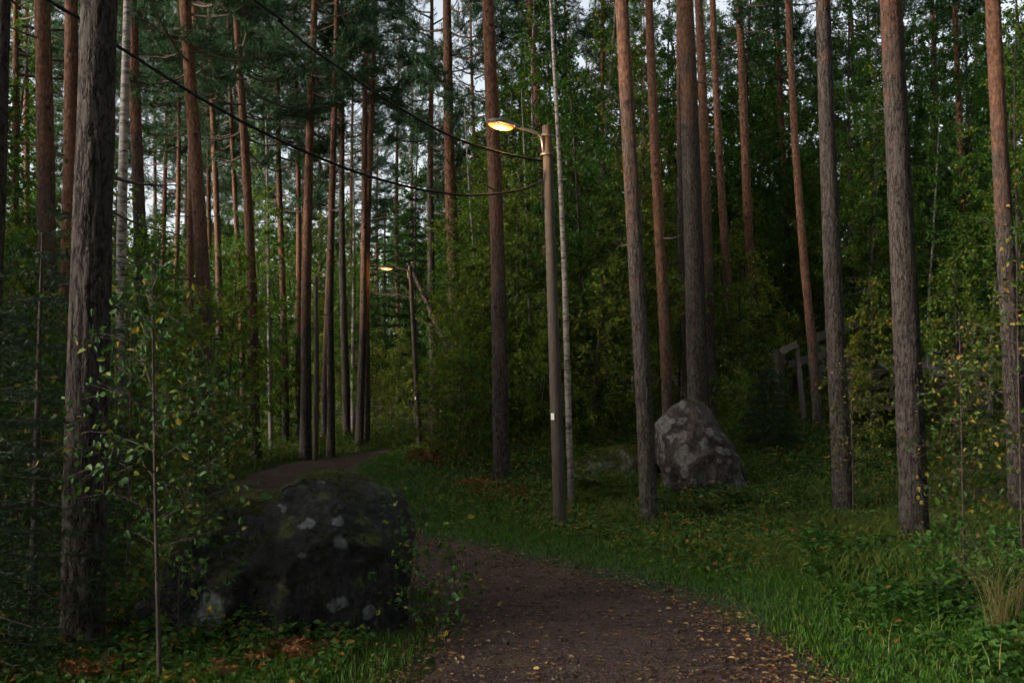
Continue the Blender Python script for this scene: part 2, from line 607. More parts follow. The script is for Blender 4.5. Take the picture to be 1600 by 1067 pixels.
M['leaf_yellow'] = leaf_mat('turning_leaves', [(0.0, (0.028, 0.070, 0.012)), (0.55, (0.055, 0.105, 0.018)), (0.76, (0.14, 0.14, 0.025)), (0.92, (0.30, 0.20, 0.032)), (1.0, (0.32, 0.14, 0.035))], 0.3, hue_obj=0.1)
M['leaf_near'] = leaf_mat('aspen_leaves', [(0.0, (0.0229, 0.0709, 0.0144)), (0.72, (0.0491, 0.1201, 0.0270)), (0.86, (0.1147, 0.1716, 0.0270)), (1.0, (0.3392, 0.2288, 0.0315))], 0.3, hue_obj=0.05)
M['grass'] = leaf_mat('grass_blades', [(0.0, (0.0276, 0.0915, 0.0068)), (0.7, (0.0552, 0.1508, 0.0109)), (0.93, (0.0920, 0.1685, 0.0191)), (1.0, (0.2462, 0.2160, 0.0478))], 0.3, hue_obj=0.0)
M['grass_dry'] = leaf_mat('olive_grass', [(0.0, (0.0389, 0.0931, 0.0129)), (0.6, (0.0853, 0.1522, 0.0214)), (0.88, (0.1927, 0.2060, 0.0374)), (1.0, (0.3120, 0.2280, 0.0749))], 0.3, hue_obj=0.0)
M['herb'] = leaf_mat('undergrowth_leaves', [(0.0, (0.0286, 0.0819, 0.0131)), (0.6, (0.0603, 0.1420, 0.0240)), (0.86, (0.1149, 0.1638, 0.0218)), (0.95, (0.2797, 0.1638, 0.0273)), (1.0, (0.3496, 0.1092, 0.0273))], 0.28, hue_obj=0.0)
M['litter'] = leaf_mat('fallen_leaves', [(0.0, (0.06, 0.035, 0.02)), (0.5, (0.14, 0.075, 0.032)), (0.82, (0.24, 0.14, 0.05)), (1.0, (0.36, 0.26, 0.10))], 0.1, hue_obj=0.0)
M['debris'] = leaf_mat('bark_crumbs', [(0.0, (0.025, 0.018, 0.014)), (0.55, (0.07, 0.045, 0.03)), (0.85, (0.15, 0.10, 0.06)), (1.0, (0.27, 0.22, 0.17))], 0.05, hue_obj=0.0)
M['leaf_lime'] = leaf_mat('yellow_green_leaves', [(0.0, (0.0639, 0.1326, 0.0132)), (0.6, (0.1206, 0.1872, 0.0198)), (0.85, (0.2126, 0.2340, 0.0220)), (1.0, (0.3827, 0.2400, 0.0330))], 0.35)
M['fern_brown'] = leaf_mat('withered_fern', [(0.0, (0.1300, 0.0562, 0.0220)), (0.7, (0.2600, 0.1125, 0.0385)), (1.0, (0.3900, 0.1875, 0.0660))], 0.25, hue_obj=0.3)
M['fern_green'] = leaf_mat('green_fern', [(0.0, (0.0420, 0.0840, 0.0180)), (0.8, (0.0980, 0.1540, 0.0300)), (1.0, (0.2100, 0.1820, 0.0360))], 0.3, hue_obj=0.3)
M['straw'] = leaf_mat('dry_straw', [(0.0, (0.12, 0.12, 0.035)), (1.0, (0.27, 0.22, 0.09))], 0.3)
M['ground'] = ground_mat()
M['path'] = path_mat()
M['rock_a'] = rock_mat('dark_boulder', (0.016, 0.016, 0.0155), (0.046, 0.046, 0.043), 0.46, 2.4, 0.62, 3.1)
M['rock_b'] = rock_mat('lichen_boulder', (0.030, 0.026, 0.024), (0.098, 0.080, 0.072), 0.05, 3.4, 1.25, 8.3, (0.235, 0.24, 0.23))
M['rock_c'] = rock_mat('mossy_rock', (0.09, 0.08, 0.07), (0.2, 0.18, 0.16), 0.85, 4.0, 0.8, 5.5)
M['pole'] = plain('weathered_pole', (0.036, 0.029, 0.022), (0.088, 0.069, 0.054), 14, 0.85, 0.4, (6, 6, 0.35))
M['cable'] = plain('black_cable', (0.004, 0.004, 0.004), (0.009, 0.009, 0.009), 60, 0.9, 0.1)
M['lamp_grey'] = plain('lamp_housing', (0.075, 0.07, 0.075), (0.11, 0.10, 0.105), 12, 0.5, 0.05)
M['steel'] = plain('galvanised_steel', (0.28, 0.28, 0.28), (0.40, 0.40, 0.40), 30, 0.45, 0.05, metallic=0.7)
M['white'] = plain('white_tag', (0.65, 0.65, 0.63), (0.8, 0.8, 0.78), 10, 0.6, 0)
M['board'] = plain('grey_boards', (0.055, 0.049, 0.043), (0.13, 0.115, 0.10), 9, 0.85, 0.4, (5, 5, 5))
M['roof'] = plain('grey_roof_sheet', (0.13, 0.135, 0.15), (0.2, 0.205, 0.22), 6, 0.6, 0.1)
m, nt_, P_, N_, L_ = mat('lamp_glow')
tc_ = N_.new('ShaderNodeTexCoord')
gr_ = N_.new('ShaderNodeTexGradient'); gr_.gradient_type = 'SPHERICAL'
mp_ = N_.new('ShaderNodeMapping'); mp_.inputs['Scale'].default_value = (4.2, 8.0, 7.0)
L_.new(tc_.outputs['Object'], mp_.inputs['Vector']); L_.new(mp_.outputs[0], gr_.inputs[0])
rr_ = ramp(N_, [(0.0, (1.0, 0.17, 0.012)), (0.4, (1.0, 0.34, 0.06)), (1.0, (1.0, 0.55, 0.20))])
L_.new(gr_.outputs['Fac'], rr_.inputs[0])
P_.inputs['Base Color'].default_value = (0.3, 0.2, 0.1, 1)
L_.new(rr_.outputs[0], P_.inputs['Emission Color'])
L_.new(math_node(N_, L_, 'ADD', math_node(N_, L_, 'MULTIPLY', gr_.outputs['Fac'], 2.6), 0.7), P_.inputs['Emission Strength'])
M['glow'] = m

# ------------------------------------------------------------------ ground and path
xs = np.unique(np.concatenate([np.linspace(-75, -12, 40), np.linspace(-12, 14, 190), np.linspace(14, 80, 40)]))
ys = np.unique(np.concatenate([np.linspace(-40, 0, 20), np.linspace(0, 3, 12), np.linspace(3, 30, 230), np.linspace(30, 130, 60)]))
X, Y = np.meshgrid(xs, ys, indexing='ij')
PD, PS = path_dist(X, Y)
Z = height(X, Y, PD)
V = np.stack([X, Y, Z], -1).reshape(-1, 3)
nx, ny = len(xs), len(ys)
i, j = np.meshgrid(np.arange(nx - 1), np.arange(ny - 1), indexing='ij')
b = (i * ny + j).ravel()
g = obj('ground', mesh_np('ground', V, np.stack([b, b + ny, b + ny + 1, b + 1], 1), M['ground'], smooth=True))
g['kind'] = 'structure'

n = len(PL)
ac = np.linspace(-1, 1, 25)
ed = 0.16 * fbm(PL[:, 1] * 1.3, PL[:, 0] * 1.3, 0, 21, 3)
ed2 = 0.16 * fbm(PL[:, 1] * 1.3, PL[:, 0] * 1.3, 5, 22, 3)
off = np.where(ac[None] < 0, (HALF + ed)[:, None], (HALF + ed2)[:, None]) * ac[None]
PX = PL[:, None, 0] + PN[:, None, 0] * off
PY = PL[:, None, 1] + PN[:, None, 1] * off
PZ = height(PX, PY) + 0.012 + 0.02 * (1 - ac[None] ** 2) + 0.006 * fbm(PX * 3, PY * 3, 0 * PX, 31, 2)
i, j = np.meshgrid(np.arange(n - 1), np.arange(24), indexing='ij')
b = (i * 25 + j).ravel()
pth = obj('path', mesh_np('path', np.stack([PX, PY, PZ], -1).reshape(-1, 3), np.stack([b, b + 1, b + 26, b + 25], 1), M['path'], smooth=True))
pth['kind'] = 'structure'


def lawn_width(y):
    return np.interp(y, [0, 6, 9, 11, 14, 19, 22, 24, 26], [2.6, 2.4, 2.3, 2.1, 2.1, 2.3, 2.0, 1.2, .4])


m, nt_, P_, N_, L_ = mat('verge_turf')
tc_ = N_.new('ShaderNodeTexCoord')
n_ = noise(N_, L_, 30, 6, tc_.outputs['Object'], .7)
r_ = ramp(N_, [(.3, (.012, .03, .006)), (.7, (.035, .075, .013))])
L_.new(n_.outputs[0], r_.inputs[0]); L_.new(r_.outputs[0], P_.inputs['Base Color'])
P_.inputs['Roughness'].default_value = .95
bump(N_, L_, P_, n_.outputs[0], .8, .03)
kk = np.where((PL[:, 1] > 2) & (PL[:, 1] < 24.5))[0]
ac = np.linspace(-.12, 1, 22)
lw = (lawn_width(PL[kk, 1]) + .5 * fbm(PL[kk, 1] * .9, PL[kk, 0] * .9, 3, 41, 3))[:, None]
off = (HALF[kk] + ed2[kk])[:, None] + ac[None] * lw + .05 * vnoise(PL[kk, 1][:, None] * 6, ac[None] * 9, 0, 44)
GX = PL[kk, None, 0] + PN[kk, None, 0] * off
GY = PL[kk, None, 1] + PN[kk, None, 1] * off
GZ = height(GX, GY) + np.interp(ac, [-.12, 0, .06, .85, 1], [-.02, .03, .035, .02, -.04])[None]
i, j = np.meshgrid(np.arange(len(kk) - 1), np.arange(21), indexing='ij')
b = (i * 22 + j).ravel()
gv = obj('grass_verge', mesh_np('grass_verge', np.stack([GX, GY, GZ], -1).reshape(-1, 3), np.stack([b, b + 1, b + 23, b + 22], 1), m, smooth=True))
gv['kind'] = 'structure'

# ------------------------------------------------------------------ boulders
def boulder(name, x, y, L, W, prof, seed, material, rough=0.09, tilt=0.0, sink=0.15, p=2.6, nu=90, nv=44):
    """prof: list of (t 0..1 along the length, height, half depth factor)"""
    pr = np.array(prof)
    t = np.linspace(0, 1, nu)
    a = np.linspace(0, math.pi, nv)
    T, A = np.meshgrid(t, a, indexing='ij')
    Hh = np.interp(T, pr[:, 0], pr[:, 1]); Dd = np.interp(T, pr[:, 0], pr[:, 2]) * W / 2
    ca, sa = np.cos(A), np.sin(A)
    yy = np.sign(-ca) * np.abs(ca) ** (2 / p) * Dd
    zz = np.abs(sa) ** (2 / p) * (Hh + sink) - sink
    xx = (T - 0.5) * L
    xx = xx + tilt * zz
    for k in range(3):
        n1 = fbm(xx * 1.5, yy * 1.5, zz * 1.5, seed + k * 5, 4)
        s = rough * (1.0 if k < 2 else 1.2)
        if k == 0: xx0 = s * n1
        elif k == 1: yy0 = s * n1
        else: zz0 = s * n1
    led = 0.035 * np.sign(fbm(xx * 2.1, yy * 2.1, zz * 2.6, seed + 90, 2)) * np.minimum(1, np.abs(fbm(xx * 2.1, yy * 2.1, zz * 2.6, seed + 90, 2)) / .05) + 0.018 * fbm(xx * 7, yy * 7, zz * 7, seed + 91, 3)
    crack = np.abs(fbm(xx * 1.1, yy * 1.1, zz * 1.1, seed + 40, 3))
    dent = -0.05 * np.exp(-(crack / 0.03) ** 2)
    fade = sstep(-sink, -sink + 0.15, zz)
    xx = xx + xx0 + led * np.sign(xx) * .5; yy = yy * (1 + dent) + yy0 + led * np.sign(yy); zz = zz + (zz0 + dent * 0.7 + led * .4) * fade
    V = np.stack([xx, yy, zz], -1).reshape(-1, 3)
    rf = np.random.default_rng(seed)
    cen = np.array([0, 0, 0.35 * pr[:, 1].max()])
    for q in range(34):                      # flat fracture faces
        nn = unit(rf.normal(0, 1, 3) * np.array([.9, 1.2, .8]) + np.array([0, 0, .25]))
        dd = (V - cen) @ nn
        cc = dd.max() * rf.uniform(.80, .95)
        V = V - np.clip(dd - cc, 0, None)[:, None] * nn * .85
    fine_ = fbm(V[:, 0] * 5, V[:, 1] * 5, V[:, 2] * 5, seed + 95, 5) + .6 * np.abs(fbm(V[:, 0] * 9, V[:, 1] * 9, V[:, 2] * 9, seed + 96, 3))
    V = V + unit(V - cen) * (0.065 * fine_)[:, None]
    i, j = np.meshgrid(np.arange(nu - 1), np.arange(nv - 1), indexing='ij')
    b = (i * nv + j).ravel()
    F = np.stack([b, b + nv, b + nv + 1, b + 1], 1)
    o = obj(name, mesh_np(name, V, F, material, smooth=True), loc=(x, y, H1(x, y)))
    return o


bl = boulder('boulder', -1.62, 7.0, 2.02, 1.35,
             [(0, -.12, .3), (.05, .12, .6), (.14, .42, .8), (.25, .72, .92), (.34, .84, 1), (.44, .81, 1), (.49, .81, 1), (.54, .88, 1), (.61, .97, 1.05), (.70, 1.0, 1.1), (.80, .985, 1.05), (.86, .90, 1.0), (.92, .68, .9), (.965, .38, .7), (1, 0.0, .4)],
             11, M['rock_a'], 0.06, p=3.4, nu=220, nv=120)
tag(bl, 'big dark boulder with grey lichen spots and mossy shoulder beside the path', 'boulder')
br = boulder('boulder', 2.74, 14.6, 1.36, 1.3,
             [(0, .45, .4), (.04, .92, .75), (.12, 1.08, .9), (.24, 1.2, .98), (.36, 1.34, 1), (.46, 1.32, 1), (.58, 1.14, 1), (.70, .92, 1), (.82, .68, .95), (.92, .42, .8), (1, 0.0, .4)],
             23, M['rock_b'], 0.13, p=2.7, nu=160, nv=90)
tag(br, 'pointed reddish boulder patched with pale lichen behind a pine trunk', 'boulder')
rc = boulder('boulder', ux(952, 15.6), 15.6, 1.25, 1.0,
             [(0, 0.02, .4), (.1, .2, .8), (.4, .34, 1), (.75, .46, 1), (.92, .42, .8), (1, 0.1, .5)], 37, M['rock_c'], 0.08)
tag(rc, 'low flat rock capped with bright moss left of the pointed boulder', 'boulder')


def moss_on(rock, n, seed, thr, lm, lo=.010, hi=.03):
    """short moss tufts and a few fallen leaves where the rock looks up"""
    r = np.random.default_rng(seed)
    me = rock.data
    co = np.empty(len(me.vertices) * 3, np.float32); me.vertices.foreach_get('co', co); co = co.reshape(-1, 3)
    no = np.empty(len(me.vertices) * 3, np.float32); me.vertices.foreach_get('normal', no); no = no.reshape(-1, 3)
    sc = no[:, 2] + .9 * fbm(co[:, 0] * 2.6, co[:, 1] * 2.6, co[:, 2] * 2.6, seed, 3) - .35 * (co[:, 0] > .1)
    ok = np.where((sc > thr) & (co[:, 2] > .1))[0]
    if not len(ok):
        return
    k = r.choice(ok, n)
    C = co[k] + r.normal(0, .012, (n, 3)) * (1 - no[k] ** 2)
    mb = MB()
    leaves(mb, C - no[k] * .004, no[k] + r.normal(0, .5, (n, 3)), r.uniform(lo, hi, n), .3, 0, False, r, .3)
    o = obj('moss', mb.mesh('moss', [lm]), rock)
    o['kind'] = 'stuff'


M['moss'] = leaf_mat('moss_tufts', [(0.0, (0.0374, 0.0576, 0.0112)), (0.7, (0.0935, 0.1120, 0.0224)), (1.0, (0.1530, 0.1520, 0.0350))], 0.2, hue_obj=0.0)
moss_on(bl, 16000, 71, .62, M['moss'])
moss_on(br, 1500, 72, 1.15, M['moss'])
M['moss_bright'] = leaf_mat('bright_moss_tufts', [(0.0, (0.05, 0.07, 0.010)), (0.7, (0.12, 0.14, 0.02)), (1.0, (0.17, 0.18, 0.03))], 0.25, hue_obj=0.0)
moss_on(rc, 12000, 73, .25, M['moss_bright'])

# ------------------------------------------------------------------ trunks and crowns
def trunk_mesh(name, Ht, r0, lean, seed, material, seg=14, rings=40, plates=0.0, flare=0.2, wob=0.05, top=0.12):
    """tapered trunk from 0.25 m under the ground to Ht, lean = sideways metres per metre"""
    r = np.random.default_rng(seed)
    if plates:
        z = np.concatenate([np.linspace(-0.25, 4.6, rings), np.linspace(4.7, Ht, 16)])
    else:
        z = np.concatenate([np.linspace(-0.25, 1.2, 8), np.linspace(1.6, Ht, rings)])
    ph = r.uniform(0, 6.28, 4)
    cx = lean[0] * z + wob * (np.sin(z * 0.42 + ph[0]) - math.sin(ph[0])) * np.clip(z / 3, 0, 1) * .5
    cy = lean[1] * z + wob * (np.sin(z * 0.37 + ph[1]) - math.sin(ph[1])) * np.clip(z / 3, 0, 1) * .5
    tz = np.clip(z / Ht, 0, 1)
    rad = r0 * (top + (1 - top) * (1 - tz) ** 0.75) + r0 * flare * np.exp(-np.clip(z + .1, 0, 9) / 0.22)
    a = np.arange(seg) * 2 * math.pi / seg
    A, Zz = np.meshgrid(a, z)
    R = rad[:, None] * (1 + 0.05 * vnoise(np.cos(A) * 1.2 + seed, np.sin(A) * 1.2, Zz * 0.6, seed) + 0.03 * vnoise(np.cos(A) * 2, np.sin(A) * 2 + seed, Zz * 2.2, seed + 5))
    R = R * (1 + 0.16 * np.exp(-np.clip(Zz + .1, 0, 9) / 0.18) * np.sin(A * 4 + ph[2]))
    if plates:
        ca, sa = np.cos(A) * 3.1, np.sin(A) * 3.1
        wz = Zz * 2.1 + 0.5 * vnoise(ca, sa, Zz * 2, seed + 60)
        f1 = np.abs(vnoise(ca * 1.6, sa * 1.6, wz, seed + 70)); f2 = np.abs(vnoise(ca * 3, sa * 3, wz * 2.2, seed + 80))
        rid = np.minimum(1, f1 / 0.16) * 0.65 + np.minimum(1, f2 / 0.2) * 0.35
        fade = np.interp(Zz, [0, 2.5, 4.6], [1, .9, .35])
        R = R + plates * (rid - 0.8) * fade
    V = np.stack([cx[:, None] + R * np.cos(A), cy[:, None] + R * np.sin(A), Zz], -1).reshape(-1, 3)
    nr = len(z)
    i, j = np.meshgrid(np.arange(nr - 1), np.arange(seg), indexing='ij')
    j2 = (j + 1) % seg
    F = np.stack([i * seg + j, i * seg + j2, (i + 1) * seg + j2, (i + 1) * seg + j], -1).reshape(-1, 4)
    return mesh_np(name, V, F, material, smooth=True), (cx, cy, z, rad)


def axis_at(ax, zq):
    cx, cy, z, rad = ax
    return np.array([np.interp(zq, z, cx), np.interp(zq, z, cy), zq]), float(np.interp(zq, z, rad))


def needle_shoots(mb, C, D, length, k, nl, nw, m=1, r=rng):
    """bottle-brush shoots: k needles (thin triangles) around each shoot C + D*length"""
    n = len(C)
    D = unit(D)
    t = r.uniform(0.1, 1.0, (n, k))
    az = r.uniform(0, 2 * math.pi, (n, k))
    ref = np.where(np.abs(D[:, 2:3]) < 0.9, np.array([[0, 0, 1.0]]), np.array([[1.0, 0, 0]]))
    A = unit(np.cross(D, ref)); B = np.cross(D, A)
    rad = np.cos(az)[..., None] * A[:, None] + np.sin(az)[..., None] * B[:, None]
    base = C[:, None] + D[:, None] * (t * length)[..., None]
    nd = unit(D[:, None] * 0.75 + rad * 0.8 + r.normal(0, .12, (n, k, 3)))
    side = unit(np.cross(nd, rad + r.normal(0, .4, (n, k, 3))))
    ln = nl * r.uniform(0.7, 1.15, (n, k))[..., None]
    V = np.stack([base - side * nw / 2, base + side * nw / 2, base + nd * ln], 2).reshape(-1, 3)
    mb.add(V, np.arange(n * k * 3).reshape(-1, 3), m, False)


def pine_crown(seed, Hc, nb, Lmax, shape=1.0, k=15):
    """a crown from z = 0 to Hc: limbs, twigs and needle shoots in flat clumps"""
    r = np.random.default_rng(seed)
    mb = MB()
    for q in range(nb):
        t = (q + r.uniform(0, 1)) / nb
        z0 = t * Hc * 0.95
        az = r.uniform(0, 2 * math.pi)
        prof = (0.55 + 0.9 * t) if t < 0.45 else (0.96 - 0.62 * ((t - .45) / .55) ** 1.5)
        Lb = Lmax * prof * r.uniform(0.6, 1.1)
        el = np.interp(t, [0, .5, 1], [-0.05, 0.25, 0.9]) + r.normal(0, 0.12)
        s = np.linspace(0, 1, 6)
        d = np.array([math.cos(az), math.sin(az)])
        bend = r.normal(0, .25)
        px = np.stack([s * Lb * math.cos(el) * (d[0] + -d[1] * bend * s), s * Lb * math.cos(el) * (d[1] + d[0] * bend * s), z0 + s * Lb * math.sin(el) + 0.18 * Lb * s ** 2 * (0.4 + t) - 0.1 * Lb * np.sin(s * 3.14)], 1)
        tube(mb, px, np.interp(s, [0, 1], [0.008 + 0.009 * Lb, 0.005]), 4, 0, False)
        nt_ = int(6 + 8 * Lb)
        ts = r.uniform(0.35, 1.0, nt_) ** 0.8
        for tt in ts:
            p0 = np.array([np.interp(tt, s, px[:, kk]) for kk in range(3)])
            dd = np.array([d[0], d[1], math.sin(el)]) * 0.8 + r.normal(0, 0.6, 3) * np.array([1, 1, 0.45])
            dd = dd / np.linalg.norm(dd)
            lt = r.uniform(0.25, 0.6) * (0.6 + 0.25 * Lb)
            p1 = p0 + dd * lt + np.array([0, 0, 0.08])
            tube(mb, [p0, (p0 + p1) / 2 - [0, 0, 0.02], p1], [0.008, 0.006, 0.004], 3, 0, False)
            ns = int(r.integers(6, 11))
            f = r.uniform(0.25, 1.05, ns)[:, None]
            C = p0 + (p1 - p0) * f + r.normal(0, 0.035, (ns, 3))
            D = dd + r.normal(0, .65, (ns, 3)) * np.array([1, 1, .6]) + np.array([0, 0, .35])
            needle_shoots(mb, C, D, 0.14, k, 0.08, 0.010, 1, r)
    return mb.mesh('pine_crown', [M['limb'], M['needles']])


def birch_crown(seed, Ht, R, nb, z0f, lsize, per, lm, oval=False, droop=0.25, axis=None, twd=7.0, thin=1.0):
    """limbs along a slim stem with leaves on the twigs; base z = 0 (stem itself is another part)"""
    r = np.random.default_rng(seed)
    mb = MB()
    CC, DD = [], []
    for q in range(nb):
        t = z0f + (1 - z0f) * ((q + r.uniform(0, 1)) / nb)
        z0 = t * Ht * 0.97
        az = q * 2.4 + r.normal(0, .4)
        tt = (t - z0f) / (1 - z0f)
        Lb = R * (0.55 + 1.3 * tt if tt < .35 else 1.0 - 0.85 * ((tt - .35) / .65) ** 1.3) * r.uniform(.65, 1.15)
        el = np.interp(tt, [0, 1], [0.35, 1.0]) + r.normal(0, .12)
        d = np.array([math.cos(az), math.sin(az), 0])
        s = np.linspace(0, 1, 6)
        a0 = np.array([0, 0, 0.]) if axis is None else np.array([np.interp(z0, axis[2], axis[0]), np.interp(z0, axis[2], axis[1]), 0])
        px = a0 + d[None] * (s * Lb * math.cos(el))[:, None] + np.array([[0, 0, 1]]) * (z0 + s * Lb * math.sin(el) - droop * Lb * s ** 2)[:, None] + r.normal(0, .02, (6, 3)) * Lb * s[:, None]
        tube(mb, px, np.interp(s, [0, 1], [thin * (0.006 + 0.007 * Lb), 0.0025 * thin]), 3, 0, False)
        ntw = max(3, int(twd * Lb))
        for k in range(ntw):
            f = r.uniform(.2, 1.0)
            p0 = np.array([np.interp(f, s, px[:, kk]) for kk in range(3)])
            dd = unit(d * .6 + r.normal(0, .7, 3) + np.array([0, 0, .1]))
            lt = r.uniform(.15, .45) * (0.5 + .4 * Lb)
            p1 = p0 + dd * lt - np.array([0, 0, droop * lt * .6])
            tube(mb, [p0, p1], [0.004 * thin, 0.002 * thin], 3, 0, False)
            m_ = max(2, int(per * lt / 0.3))
            ff = r.uniform(0.05, 1.05, m_)[:, None]
            CC.append(p0 + (p1 - p0) * ff + r.normal(0, .03, (m_, 3)))
            DD.append(dd * .4 + r.normal(0, .7, (m_, 3)) + np.array([0, 0, -droop]))
    C = np.concatenate(CC); D = np.concatenate(DD)
    leaves(mb, C, D, lsize * r.uniform(.65, 1.2, len(C)), 0.72, 1, oval, r, 0.5)
    return mb.mesh('crown', [M['twig'], lm]), len(C)


def spruce_crown(seed, Ht, R, z0=0.1, lm=None, dens=1.0, nl=0.03, nw=0.0055):
    r = np.random.default_rng(seed)
    mb = MB()
    z = z0
    while z < Ht * .97:
        nb = int(r.integers(4, 7))
        Lb0 = R * (1 - z / Ht) ** 0.85 + 0.06
        a0 = r.uniform(0, 6.28)
        for q in range(nb):
            az = a0 + q * 6.283 / nb + r.normal(0, .15)
            Lb = Lb0 * r.uniform(.75, 1.12)
            s = np.linspace(0, 1, 6)
            d = np.array([math.cos(az), math.sin(az), 0])
            px = d[None] * (s * Lb)[:, None] + np.array([[0, 0, 1]]) * (z - .22 * Lb * s + .16 * Lb * s ** 3)[:, None]
            tube(mb, px, np.interp(s, [0, 1], [0.004 + .005 * Lb, .002]), 3, 0, False)
            m_ = max(8, int(34 * Lb * dens))
            f = r.uniform(.12, 1, m_)
            P0 = np.stack([np.interp(f, s, px[:, kk]) for kk in range(3)], 1)
            sd = np.array([-d[1], d[0], 0])
            sg = np.where(r.uniform(0, 1, m_) < .5, 1, -1)[:, None]
            D = unit(d * .7 + sd * sg * .8 + r.normal(0, .15, (m_, 3)) + np.array([0, 0, -.18]))
            lt = (0.10 + .28 * Lb * (1.1 - f))
            for kk in range(2):
                needle_shoots(mb, P0 + D * (lt * kk * .5)[:, None], D + r.normal(0, .12, (m_, 3)), 0.13, 20, nl, nw, 1, r)
        z += min(0.20 + .05 * Ht / 3, .07 * Ht) * r.uniform(.7, 1.2)
    return mb.mesh('crown', [M['twig'], lm or M['spruce']])


def dead_branch(seed, L):
    r = np.random.default_rng(seed)
    mb = MB()
    s = np.linspace(0, 1, 7)
    P = np.stack([s * L, 0.12 * L * np.sin(s * 3 + r.uniform(0, 3)) * s, -0.15 * L * s + 0.22 * L * s ** 2 * r.uniform(.2, 1.6)], 1)
    tube(mb, P, np.interp(s, [0, 1], [0.016, 0.004]), 5, 0)
    for k in range(int(L * 5)):
        f = r.uniform(.35, .95)
        p0 = np.array([np.interp(f, s, P[:, q]) for q in range(3)])
        p1 = p0 + np.array([.3, r.choice([-1, 1]) * .3, r.uniform(-.1, .3)]) * L * r.uniform(.25, .6)
        tube(mb, [p0, (p0 + p1) / 2 + r.normal(0, .02, 3), p1], [.006, .004, .002], 3, 0)
    return mb.mesh('dead_branch', [M['dead_wood']])


PCROWN = [pine_crown(100 + k, [7.5, 8.5, 7.0, 9.0, 6.5, 8.0][k], [44, 50, 40, 52, 36, 46][k], [2.3, 2.6, 2.1, 2.4, 2.0, 2.7][k]) for k in range(6)]
PCH = [7.5, 8.5, 7.0, 9.0, 6.5, 8.0]
DEADB = [dead_branch(200 + k, [.5, .8, 1.1, 1.4, .35][k]) for k in range(5)]
prs = random.Random(5)


def pine(u0, d, utop, wpx, zt, label, group=None, Ht=17.0, cz=8.0, near=False, plates=0.0, nbr=3, crown=True, lean_y=None, tree_r=None, name='pine_tree', seed=None):
    """a pine by its place: photo column and distance of the foot, column where it leaves the top of the frame, thickness"""
    seed = seed if seed is not None else int(u0 * 7 + d * 13) % 9973
    rr = random.Random(seed)
    x, y = ux(u0, d), d
    z = H1(x, y)
    zt0 = zv(0, d)
    lx = (ux(utop, d) - x) / (zt0 - z)
    ly = rr.uniform(-.008, .008) if lean_y is None else lean_y
    r0 = 0.5 * wpx * d / FPX if tree_r is None else tree_r
    t = obj(name, None, loc=(x, y, z))
    t.empty_display_size = 0.3
    tag(t, label, 'tree', group)
    if plates:
        me, ax = trunk_mesh('trunk', Ht, r0, (lx, ly), seed, M['pine_bark'], 72, 330, plates, flare=.13 if wpx > 60 else .26, wob=0.05)
    elif near:
        me, ax = trunk_mesh('trunk', Ht, r0, (lx, ly), seed, M['pine_bark'], 24, 60, 0, wob=0.09)
    else:
        me, ax = trunk_mesh('trunk', Ht, r0, (lx, ly), seed, M['pine_bark'], 10, 22, 0, 0.2, wob=0.1)
    tr = obj('trunk', me, t)
    tr.color = (zt / 10.0, 0, 0, 1)
    if crown:
        if u0 > 700 and d < 21:
            cz = max(cz, 10.5)
        k = rr.randrange(6)
        open_sky = .68 if u0 > 700 and d < 21 else 0.86 if u0 > 380 and d < 30 else 1.0
        sc = max(0.75, (Ht - cz) / PCH[k])
        p, _ = axis_at(ax, cz)
        cr = obj('crown', PCROWN[k], t, loc=(p[0], p[1], cz), rot=(0, 0, rr.uniform(0, 6.28)), scale=(min(1.1, sc) * open_sky, min(1.1, sc) * open_sky, sc))
        cr.color = (-1.0, 0, 0, 1)
    for q in range(nbr):
        zb = rr.uniform(2.5, min(cz, zt0 + 1))
        p, rad = axis_at(ax, zb)
        az = rr.uniform(0, 6.28)
        obj('dead_branch', DEADB[rr.randrange(5)], t, loc=(p[0] + .7 * rad * math.cos(az), p[1] + .7 * rad * math.sin(az), zb), rot=(0, rr.uniform(-.35, .1), az), scale=rr.uniform(.6, 1.1))
    return t


LANDMARKS = [('the nearest street lamp', 876, 11.4), ('the second street lamp', 657, 27.2), ('the pointed boulder', 1095, 14.6), ('the low mossy rock', 952, 15.6), ('the big dark boulder', 430, 7.0),
             ('the timber steps', 1330, 19.0), ('the timber shed', 1490, 19.6), ('the twin pines', 567, 27), ('the thick grey pine', 139, 6.2), ('the orange pine by the lamp', 784, 15.2),
             ('the slanting pinkish pine', 1278, 18.5), ('the furrowed pine', 1424, 10.9), ('the reddish pine', 1588, 13.2), ('the straight orange pine', 1147, 20.5), ('the straight pine by the bend', 402, 21.5),
             ('the dark footed pine', 332, 14.6), ('the leaning grey footed pine', 76, 12.4), ('the leaf veiled pine', 722, 22), ('the slender dark pine', 518, 23.4)]


def beside(x, y):
    name, u, d = min(LANDMARKS, key=lambda q: abs(ux(q[1], q[2]) / q[2] - x / y) * y * 1.6 + abs(q[2] - y))
    dy = y - d
    return ('deep in the wood behind ' if dy > 12 else 'behind ' if dy > 1.2 else 'in front of ' if dy < -1.2 else 'beside ') + name


